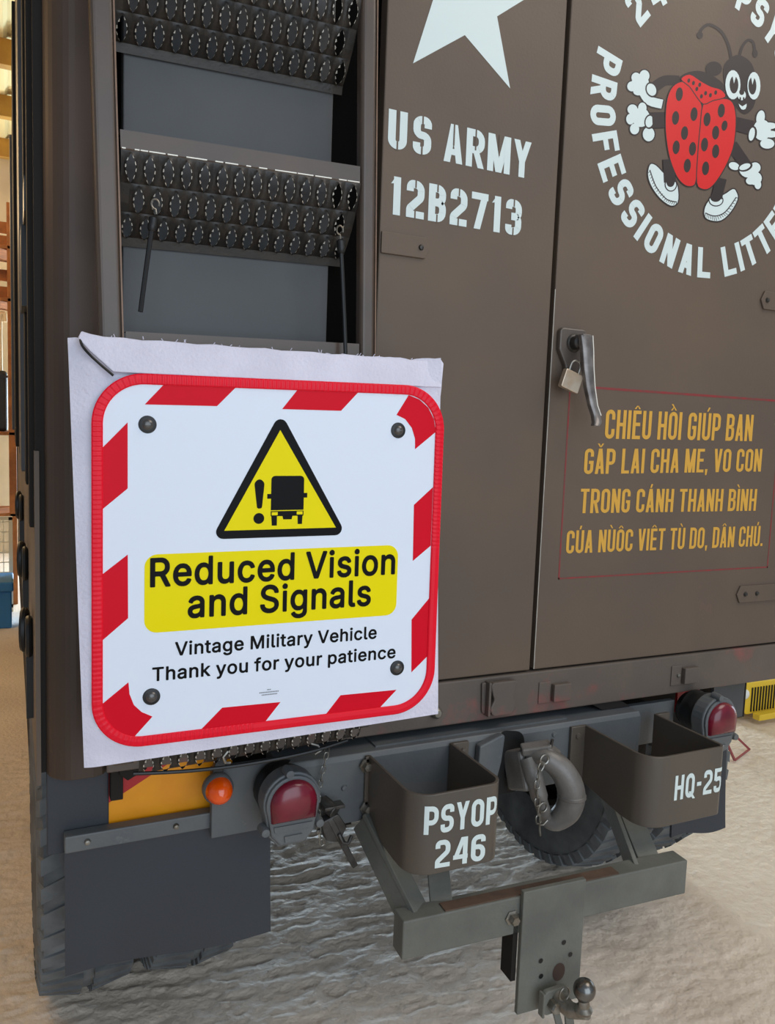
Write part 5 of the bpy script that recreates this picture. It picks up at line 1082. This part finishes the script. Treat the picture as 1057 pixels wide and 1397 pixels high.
GLYPHS = {
'M':(628,[[55,-17,123,-18,134,-11,138,-3,139,303,142,313,268,-5,282,-18,344,-18,356,-8,484,313,487,303,488,-3,495,-13,507,-18,565,-18,577,-13,583,-5,584,6,584,258,584,505,581,514,572,523,475,524,466,521,459,514,336,196,319,145,313,139,250,309,167,514,160,521,151,524,55,523,43,511,42,501,42,6,43,-5]]),
'R':(449,[[55,-17,128,-18,142,-5,143,172,144,176,151,180,236,178,318,26,344,-15,354,-18,421,-18,438,-13,444,-3,443,7,340,199,366,216,402,257,412,274,422,303,427,330,426,378,422,401,407,439,395,458,358,494,333,509,282,524,66,524,49,519,43,511,42,501,42,6,43,-5],[147,273,143,280,143,429,147,435,241,436,282,427,305,414,312,407,324,383,329,352,324,321,307,294,290,283,255,273]]),
'S':(447,[[195,-26,246,-27,282,-22,316,-12,354,7,389,36,404,58,422,101,427,137,422,176,417,192,406,213,381,242,350,265,320,280,202,315,176,325,153,337,138,354,133,379,137,397,147,413,170,430,210,441,246,440,268,435,292,423,306,410,323,373,334,361,403,360,417,373,418,396,408,431,397,451,371,483,334,509,302,523,242,533,201,533,170,528,141,518,102,499,61,459,50,442,39,414,34,384,34,357,44,319,61,291,86,266,150,231,285,190,313,173,324,158,326,123,313,99,301,88,277,76,233,65,188,70,165,79,142,93,129,111,120,143,109,154,39,155,30,152,23,145,20,127,30,85,46,55,70,25,93,7,132,-12,166,-22]]),
'T':(449,[[188,-17,257,-18,265,-13,272,-3,273,433,280,436,415,436,427,441,434,452,434,509,422,523,262,524,33,524,21,519,14,509,14,452,26,438,168,436,175,433,176,6,177,-5]]),
'V':(480,[[200,-17,278,-18,296,-1,477,497,476,511,462,524,395,524,386,521,379,514,252,151,244,123,240,123,236,132,101,514,89,524,22,524,10,519,3,509,3,492,9,476,184,-1]]),
'a':(389,[[137,-25,175,-27,206,-22,231,-12,257,6,265,-11,275,-17,337,-17,349,-8,352,6,352,293,342,323,322,353,293,378,256,394,202,403,149,398,115,388,85,373,64,358,40,328,26,302,29,285,43,272,91,257,103,257,111,262,129,289,148,302,189,315,220,310,236,303,249,293,255,280,259,258,253,250,220,242,158,236,97,222,55,200,35,180,23,161,13,127,12,96,17,70,29,42,55,10,76,-6,110,-21],[162,63,140,67,116,83,109,100,114,124,128,137,162,148,213,155,252,162,259,159,259,136,246,100,236,87,215,72,175,62]]),
'c':(396,[[182,-25,224,-26,255,-21,305,-1,322,10,353,42,377,85,378,105,371,115,357,123,305,133,291,126,271,88,246,72,207,64,184,67,156,80,142,93,129,112,113,168,113,204,125,252,146,289,165,302,188,311,224,311,249,303,267,290,289,254,301,244,366,258,377,270,377,287,353,335,326,362,294,384,250,398,211,403,166,398,132,389,114,380,95,367,62,333,31,278,21,244,17,213,16,173,21,133,37,82,57,48,98,8,141,-16]]),
'd':(424,[[173,-25,211,-26,237,-21,265,-10,292,11,298,-7,310,-17,372,-17,380,-12,387,-2,387,510,382,518,372,524,308,524,296,510,295,456,295,375,292,366,265,387,237,398,197,403,137,393,93,369,62,338,49,319,26,267,16,204,16,168,21,129,31,94,53,49,93,8,111,-5,150,-21],[180,68,151,84,128,115,118,146,113,177,113,204,118,231,131,268,153,296,184,311,228,309,247,302,266,285,284,253,295,204,295,173,290,146,284,124,272,100,250,77,224,67]]),
'e':(404,[[186,-25,229,-26,264,-21,305,-5,335,15,355,35,381,81,381,94,366,110,327,119,301,119,291,113,280,93,258,74,215,62,188,67,156,80,133,102,118,137,118,150,125,154,375,155,384,164,387,173,387,236,385,245,372,292,346,338,301,378,280,389,246,398,202,403,193,400,162,398,132,389,95,367,55,326,26,265,16,209,16,164,21,129,35,85,57,48,98,8,132,-12,162,-21],[121,238,119,244,133,275,143,288,166,305,188,311,224,311,245,303,264,291,280,267,286,245,282,238]]),
'f':(254,[[78,-17,142,-18,156,-5,158,307,165,310,232,311,244,320,247,334,247,379,240,393,228,398,161,399,157,406,158,420,163,442,171,451,192,457,232,455,242,462,260,515,259,525,253,533,243,541,218,546,165,547,141,541,114,527,83,499,71,475,65,456,64,402,57,398,4,398,-10,385,-12,330,-7,318,4,311,57,310,64,307,65,1,68,-8]]),
'g':(425,[[177,-167,229,-169,294,-154,340,-128,360,-108,377,-79,387,-42,386,383,372,396,310,396,298,386,292,368,267,386,228,400,166,401,144,396,116,384,73,351,46,314,30,282,21,250,17,214,16,170,21,135,31,101,55,57,98,14,128,-1,162,-11,232,-11,276,8,292,22,294,17,294,-15,281,-51,270,-63,238,-76,220,-80,197,-81,157,-70,135,-56,115,-32,103,-27,84,-30,44,-52,37,-59,34,-69,37,-82,48,-99,82,-132,119,-154],[184,78,153,92,134,113,118,152,113,179,113,210,128,264,146,291,162,302,193,312,224,311,257,295,271,282,282,261,294,215,294,165,283,127,264,97,242,83,220,77]]),
'h':(410,[[47,-17,116,-18,130,-5,132,244,139,269,153,291,172,303,198,310,229,310,257,297,270,278,277,258,279,-5,287,-15,297,-18,355,-18,367,-13,373,-5,374,6,374,244,374,275,364,313,349,343,318,375,298,388,269,398,220,403,169,392,134,370,131,379,131,501,128,514,121,521,112,524,54,524,42,519,36,511,34,501,34,6,36,-5]]),
'i':(167,[[49,-17,114,-18,124,-11,128,-3,129,375,128,385,116,397,52,398,44,393,37,383,37,6,38,-5],[63,429,107,429,128,444,141,463,142,496,137,511,119,530,101,538,78,542,58,536,33,512,24,498,23,478,29,458,48,437]]),
'k':(381,[[47,-17,112,-18,121,-15,128,-8,131,6,131,127,133,135,149,150,163,140,269,3,287,-15,297,-18,369,-18,383,-11,388,1,380,19,224,217,367,360,376,370,379,379,376,388,366,397,281,397,134,253,131,262,130,511,121,521,112,524,54,524,39,517,34,501,34,6,36,-5]]),
'l':(189,[[119,-19,157,-20,183,-16,194,-9,199,3,189,52,185,60,170,71,148,68,141,70,132,84,131,503,130,514,118,525,50,526,39,519,35,511,34,75,40,42,53,18,79,-6,97,-15]]),
'n':(410,[[47,-17,116,-18,130,-5,132,244,138,266,151,288,175,304,198,310,233,308,257,297,273,271,277,253,277,1,285,-13,297,-18,355,-18,364,-15,371,-8,374,6,374,123,374,267,369,297,353,334,342,350,318,375,269,398,243,403,216,403,169,392,130,365,125,385,114,397,47,397,36,385,34,375,34,6,36,-5]]),
'o':(415,[[182,-25,224,-26,255,-21,285,-12,322,10,355,44,368,63,381,90,396,146,396,235,381,287,371,308,351,338,326,362,310,373,271,393,250,398,229,399,206,403,166,398,132,389,95,367,62,333,46,308,26,262,16,209,16,168,21,133,35,85,55,51,95,10,111,-1,141,-16],[207,64,177,69,153,81,142,93,129,112,118,146,113,173,113,200,124,249,146,289,175,306,188,311,211,311,229,311,249,303,275,280,294,240,304,186,299,150,290,123,271,88,246,72]]),
'p':(424,[[47,-160,116,-160,130,-148,131,2,134,12,152,-5,182,-20,211,-26,251,-25,306,-9,336,11,376,56,391,86,405,138,406,232,396,276,386,301,351,352,307,385,265,399,189,399,152,383,130,362,125,382,111,394,50,394,37,385,34,371,34,-137,36,-148],[216,64,193,68,170,80,149,105,132,155,131,218,142,258,162,292,181,304,198,310,225,312,238,311,261,303,280,289,291,273,308,223,309,160,298,120,278,86,247,68]]),
'r':(259,[[47,-17,116,-18,130,-5,132,249,145,281,159,294,180,304,207,310,225,306,246,306,259,316,262,330,260,390,249,401,229,403,198,403,176,398,160,392,130,374,122,391,108,398,50,398,36,385,34,6,36,-5]]),
's':(365,[[156,-25,203,-26,234,-21,281,-3,300,10,327,38,338,54,348,87,348,123,342,148,330,171,305,196,277,213,234,227,163,243,141,253,130,264,128,285,134,298,154,309,181,316,199,315,226,307,240,293,252,273,267,262,283,262,324,271,338,283,339,303,333,319,316,347,291,371,263,389,236,398,193,403,141,398,90,378,74,367,52,344,37,319,31,299,32,243,43,218,65,190,107,164,230,131,243,121,250,109,251,101,242,83,216,68,185,62,154,67,132,77,119,91,109,113,94,124,39,114,20,101,18,88,28,58,45,30,65,10,111,-16]]),
't':(227,[[145,-21,187,-22,216,-16,228,-5,229,10,220,55,213,65,201,70,165,67,152,72,144,87,145,307,151,311,205,311,213,316,220,326,220,370,219,381,207,393,151,394,145,398,142,476,134,486,124,489,66,489,54,483,47,469,46,398,39,394,4,394,-7,387,-12,375,-12,334,-10,323,1,312,39,311,46,307,47,78,57,40,65,25,93,-1,123,-16]]),
'u':(410,[[160,-22,198,-23,224,-18,258,-4,278,10,285,-9,297,-18,359,-18,367,-14,374,-3,374,382,367,392,355,397,297,397,282,390,277,374,277,135,271,113,260,93,237,76,216,69,180,71,161,78,147,91,131,131,130,385,121,395,112,397,54,397,39,390,34,374,34,126,39,87,49,57,64,32,91,4,124,-13]]),
'y':(389,[[66,-162,108,-163,133,-157,158,-147,185,-125,201,-104,221,-65,378,344,388,382,381,392,369,397,306,397,292,390,271,339,200,140,196,131,192,131,100,385,85,397,23,397,12,396,1,384,1,371,143,0,127,-48,113,-66,104,-70,57,-72,49,-78,41,-93,31,-127,32,-142,45,-156]]),
}

from mathutils.geometry import tessellate_polygon
def group_loops(LL):
    ar = lambda l: abs(sum(l[i-1].x*l[i].y-l[i].x*l[i-1].y for i in range(len(l))))
    bb = lambda l: (min(p_.x for p_ in l), min(p_.y for p_ in l), max(p_.x for p_ in l), max(p_.y for p_ in l))
    LL = sorted(LL, key=ar, reverse=True); out = []
    for l in LL:
        b_ = bb(l)
        for g in out:
            c_ = bb(g[0])
            if c_[0] < b_[0] and c_[1] < b_[1] and c_[2] > b_[2] and c_[3] > b_[3]: g.append(l); break
        else: out.append([l])
    return out
def signtext(name, text, u0, u1, v, cap, parent, m, w=.0013, bold=.018):
    V = []; Fs = []; x = 0
    for chh in text:
        if chh == ' ': x += 190; continue
        adv, loops = GLYPHS[chh]; o_ = len(V)
        LL = [[Vector((l[i]+x, l[i+1], 0)) for i in range(0, len(l), 2)] for l in loops]
        for part in group_loops(LL):
            o_ = len(V); V += [tuple(q_) for l in part for q_ in l]
            Fs += [tuple(o_+j for j in t_) for t_ in tessellate_polygon(part)]
        x += adv+24
    x0 = min(v_[0] for v_ in V); x1 = max(v_[0] for v_ in V)
    mb = MB().add([sg(u0+(v_[0]-x0)/(x1-x0)*(u1-u0), v+(v_[1]+17)/545*cap, w) for v_ in V], Fs)
    return obj(name, mb, m, parent, recalc=False)
signtext('sign_lettering', 'Reduced Vision', .100, .600, .2985, .0565, yp_, SBLK, bold=.03)
signtext('sign_lettering', 'and Signals', .170, .547, .2345, .0565, yp_, SBLK, bold=.03)
signtext('sign_lettering', 'Vintage Military Vehicle', .147, .563, .1625, .0275, sign, SBLK, w=.0006, bold=.022)
signtext('sign_lettering', 'Thank you for your patience', .105, .608, .1165, .0275, sign, SBLK, w=.0006, bold=.022)
mb = MB(); 
for v_, a_, b_ in ((.0755, .329, .337), (.0705, .313, .352), (.0655, .318, .350)):
    x = a_
    while x < b_: 
        mb.flat([(x, v_), (x+.0018, v_), (x+.0018, v_+.0022), (x, v_+.0022)], sg, .0006); x += .0027
obj('small_print', mb, mat('small_print_grey', srgb(110, 112, 118), .4), sign, recalc=False)
for u, v in ((.094, .6035), (.597, .602), (.104, .087), (.613, .094)):
    p_ = sg(u, v, 0)
    s_ = obj('screw_washer', MB().lathe([(0, .003), (.011, .003), (.0155, .0018), (.0165, 0)], p_, tuple(SN), 24), BLACK, sign)
    obj('screw_head', MB().lathe([(0, .0075), (.005, .007), (.009, .005), (.0105, .0028)], p_, tuple(SN), 18).bar(tuple(Vector(p_)+SN*.0078-SE*.005), tuple(Vector(p_)+SN*.0078+SE*.005), .0015, .0012, upv=tuple(SN)), mat('screw_steel', srgb(96, 94, 92), .3, metal=.7), s_)
# foam sheet behind the board, folded over at the top
def foam_sheet():
    nu, nv = 60, 50; vs = []; BLc, BRc, TRc, TLc = (-.016, -.047), (.718, -.016), (.693, .757), (-.042, .752)
    rnd = random.Random(3); jag = [rnd.uniform(-.002, .0025) for _ in range(nu+1)]
    for s in (0, 1):
        for j in range(nv+1):
            for i in range(nu+1):
                a_, b_ = i/nu, j/nv
                x = (BLc[0]*(1-a_)+BRc[0]*a_)*(1-b_)+(TLc[0]*(1-a_)+TRc[0]*a_)*b_; y = (BLc[1]*(1-a_)+BRc[1]*a_)*(1-b_)+(TLc[1]*(1-a_)+TRc[1]*a_)*b_
                if j == nv: y += jag[i]
                w = -.0085+.004*math.sin(b_*5+a_*2) - (.010 if s else 0)
                edge = max(0, (y-.70)/.055); w += -.022*edge**1.3+.004*edge*math.sin(a_*9)
                lf = max(0, (.0-x)/.04); w += -.012*lf
                # outer strip flares a little at the right edge of the top
                if a_ > .93 and b_ > .9: w += .02*(a_-.93)/.07*(b_-.9)/.1; y += .004*(a_-.93)/.07
                y -= .016*(x-.35)
                vs.append(sg(x, y, w))
    K = (nu+1)*(nv+1); fs = []
    for j in range(nv):
        for i in range(nu):
            a_ = j*(nu+1)+i; fs += [(a_, a_+1, a_+nu+2, a_+nu+1), (K+a_, K+a_+nu+1, K+a_+nu+2, K+a_+1)]
    for i in range(nu): fs += [(i, K+i, K+i+1, i+1), (nv*(nu+1)+i, nv*(nu+1)+i+1, K+nv*(nu+1)+i+1, K+nv*(nu+1)+i)]
    for j in range(nv): fs += [(j*(nu+1), (j+1)*(nu+1), K+(j+1)*(nu+1), K+j*(nu+1)), (j*(nu+1)+nu, K+j*(nu+1)+nu, K+(j+1)*(nu+1)+nu, (j+1)*(nu+1)+nu)]
    return MB().add(vs, fs, 0, True)
foam = obj('foam_backing', foam_sheet(), FOAM, sign, 'white foam sheet behind the board')
# folded corner flap and its tufts
fl = [(-.025, .750), (-.019, .763), (-.004, .759)]+[(.02+.033*k, .7555+.0015*math.sin(k*2.3)) for k in range(21)]+[(.697, .764), (.704, .752), (.694, .700), (.05, .692), (.034, .692), (-.006, .728)]
obj('foam_fold', MB().prism([(a_, b_-.016*(a_-.35)) for a_, b_ in fl], lambda u, v, w: sg(u, v, w-.018*max(0, (v-.70)/.055)**1.3), -.006, .000), FOAM, foam, bevel=.002)
tf = MB(); rnd = random.Random(5)
for k in range(26):
    u = rnd.uniform(.03, .68); v = .757-.016*(u-.35); b_ = Vector(sg(u, v, -.032)); tf.tube([b_, b_+Vector((rnd.uniform(-.004, .004), rnd.uniform(-.003, .003), rnd.uniform(.001, .006)))], .0009, 4)
tfo = obj('foam_tufts', tf, FOAM, foam); tfo['kind'] = 'stuff'
cord = obj('corner_cord', MB().tube(smoothpath([sg(-.021, .757, -.022), sg(-.018, .742, -.014), sg(-.006, .726, -.004), sg(.012, .709, .000), sg(.034, .690, .004)]), .0026, 6), BLACK, sign, 'black twisted cord over the foam corner')

# ------------------------------------------------------------------ cords, padlock
def bungee(P, label, hook_top):
    t_ = thing('bungee_cord', label, 'cord', tuple(P[-1]))
    obj('cord', MB().tube(smoothpath(P), .0045, 8), BLACK, t_)
    c = Vector(hook_top)
    obj('wire_hook', MB().tube([c+Vector((.007*math.cos(a_), 0, .009*math.sin(a_))) for a_ in [-.4+5.2*k/12 for k in range(13)]]+[c+Vector((.002, .0, -.018))], .0018, 6), STEEL, t_)
    # wound collar
    P0 = Vector(P[0]); d = (Vector(P[1])-P0).normalized()
    obj('wound_collar', MB().lathe([(.005, 0), (.009, .003), (.008, .012), (.009, .016), (.008, .024), (.005, .028)], P0, d, 10), BLACK, t_)
    return t_
bungee([(.245, -.128, 2.005), (.238, -.130, 1.96), (.228, -.128, 1.88), (.222, -.128, 1.83)], 'thin black elastic cord beside the left ladder rail, hooked into the tread', (.247, -.130, 2.028))
bungee([(.615, -.134, 2.012), (.620, -.134, 1.96), (.630, -.134, 1.84), (.634, -.136, 1.77)], 'thin black elastic cord near the right ladder rail, hooked into the tread', (.613, -.134, 2.030))
uc = thing('bungee_cord', 'black elastic cord with wire hooks running along below the sign', 'cord', (.42, -.13, .94))
obj('cord', MB().tube(smoothpath([(.21, -.152, .945), (.30, -.158, .938), (.40, -.160, .934), (.50, -.160, .936), (.58, -.158, .941), (.66, -.150, .950)]), .004, 8), BLACK, uc)
obj('wire_hook', MB().tube([(.395, -.155, .965), (.385, -.157, .955), (.390, -.157, .942), (.40, -.156, .940)], .003, 6), STEEL, uc)
obj('wire_hook', MB().tube([(.575, -.152, .955), (.590, -.155, .950), (.598, -.154, .938), (.585, -.152, .930)], .0025, 6), STEEL, uc)

pl = thing('padlock', 'small brass padlock with steel shackle hanging from the door handle', 'padlock', (1.285, -.045, 1.75))
ax = Vector((math.cos(-.32), 0, math.sin(-.32))); az = Vector((-ax.z, 0, ax.x))
pc = Vector((1.284, -.050, 1.774))
def pf(u, v, w): q_ = pc+ax*u+az*v+Vector((0, -1, 0))*w; return (q_.x, q_.y, q_.z)
obj('lock_body', MB().prism(rrect(-.028, -.030, .028, .018, .004, 3), pf, -.008, .008), BRASS, pl, bevel=.002)
obj('shackle', MB().tube([pf(-.015, .010, 0), pf(-.015, .030, 0)]+[pf(.015*math.cos(a_), .032+.016*math.sin(a_), 0) for a_ in [PI-PI*k/8 for k in range(9)]]+[pf(.015, .030, 0), pf(.015, .010, 0)], .0032, 8), STEEL, pl)

# ------------------------------------------------------------------ background: rack on the left
rack = thing('storage_rack', 'orange wooden storage rack far back at the left edge of the photo', 'rack', (-.6, 6.1, 0))
for x in (.018, -1.25): 
    for y in (5.9, 6.5): obj('upright', MB().box(x-.03, x+.03, y-.03, y+.03, 0, 3.4), ORW, rack, bevel=.004)
for z in (.80, 1.50, 2.62, 3.05): obj('shelf_board', MB().box(-1.3, .05, 5.87, 6.53, z-.03, z), ORW, rack, bevel=.004)
for z in (2.75, 2.90, 3.20, 3.32): obj('back_slat', MB().box(-1.25, .04, 6.5, 6.52, z-.05, z+.05), ORW, rack)
cr = thing('blue_crate', 'blue plastic crate with lid on the floor at the left edge', 'crate', (-.22, 5.2, 0))
obj('crate_body', MB().box(-.44, -.002, 5.0, 5.4, 0, .29), BLUEC, cr, bevel=.01); obj('crate_lid', MB().box(-.455, .012, 4.98, 5.42, .29, .365), BLUEC, cr, bevel=.012)
cg = thing('wire_cage', 'pale wire mesh cage standing under the rack shelf at the left edge', 'cage', (-.25, 5.7, 0))
m = MB()
for k in range(9): m.bar((-.6, 5.6, .08+k*.085), (-.005, 5.6, .08+k*.085), .008, .008)
for k in range(12): m.bar((-.6+k*.054, 5.6, .06), (-.6+k*.054, 5.6, .78), .006, .006, upv=(0, 1, 0))
obj('mesh_front', m, PALEM, cg); obj('cage_frame', MB().bar((-.005, 5.6, .0), (-.005, 5.6, .80), .03, .03, upv=(0, 1, 0)).bar((-.6, 5.6, .79), (.01, 5.6, .79), .03, .03).bar((-.6, 5.6, .05), (.01, 5.6, .05), .03, .03).box(-.6, .0, 5.62, 5.83, .05, .07), PALEM, cg)
bb = thing('black_container', 'black plastic container standing on the middle rack shelf', 'container', (-.2, 6.1, 1.5))
obj('container_body', MB().box(-.40, -.018, 5.97, 6.35, 1.50, 2.02), mat('black_plastic', srgb(26, 28, 30), .5), bb, bevel=.03, seg=3)
obj('container_rim', MB().box(-.405, -.014, 5.96, 6.36, 1.96, 1.98), mat('black_plastic', srgb(26, 28, 30), .5), bb)
wp = thing('bent_pipe', 'pale bent pipe standing on the rack shelf at the left edge', 'pipe', (-.05, 6.0, 2.02))
obj('pipe', MB().tube(smoothpath([(-.070, 6.05, 2.02), (-.070, 6.05, 2.40), (-.062, 6.05, 2.50), (-.035, 6.05, 2.50), (-.030, 6.05, 2.44)]), .018, 10), PALEM, wp)

# ------------------------------------------------------------------ background right: little yellow car, red stand
car = thing('pedal_car', 'yellow pedal car with slotted grille and round headlamp on the floor at the right edge', 'toy car', (4.1, 1.7, 0))
def grille(cx):
    P = [(3.835, .045), (3.86, .035), (4.42, .03), (4.42, .235), (3.90, .245), (3.84, .235)]
    return P
obj('grille_panel', MB().prism([(3.845, .10), (3.90, .045), (4.42, .04), (4.42, .235), (3.92, .235), (3.835, .215)], rear(1.5), -.02, 0), YELC, car, bevel=.004)
for k in range(9): obj('grille_slot', MB().box(3.93+k*.0235, 3.938+k*.0235, 1.494, 1.50, .06+.0, .205), BLACK, car)
obj('front_bumper', MB().box(3.93, 4.45, 1.43, 1.48, .025, .062), YELC, car, bevel=.004)
obj('headlamp', MB().lathe([(0, .014), (.018, .012), (.028, .004), (.03, 0)], (3.883, 1.5, .168), (0, -1, 0), 20), CLEAR, car, 'round clear headlamp')
obj('car_body', MB().box(3.86, 4.42, 1.52, 2.2, .06, .20), YELC, car, bevel=.02)
for y in (1.62, 2.05): obj('wheel', MB().lathe([(.0, 0), (.055, 0), (.06, .01), (.06, .04), (.0, .045)], (3.83, y, .06), (1, 0, 0), 20), mat('black_plastic', srgb(26, 28, 30), .5), car)
st = thing('folding_stand', 'small red folding stand of thin legs on the floor past the right tail lamp', 'stand', (3.45, 1.2, 0))
a1 = (3.36, 1.25, .19)
for p_ in ((3.56, 1.18, .004), (3.36, 1.10, .004), (3.30, 1.36, .004)): obj('leg', MB().bar(a1, p_, .010, .010, upv=(0, 1, .1)), REDLEG, st)
obj('foot_bar', MB().bar((3.56, 1.18, .006), (3.36, 1.10, .006), .008, .008), REDLEG, st)
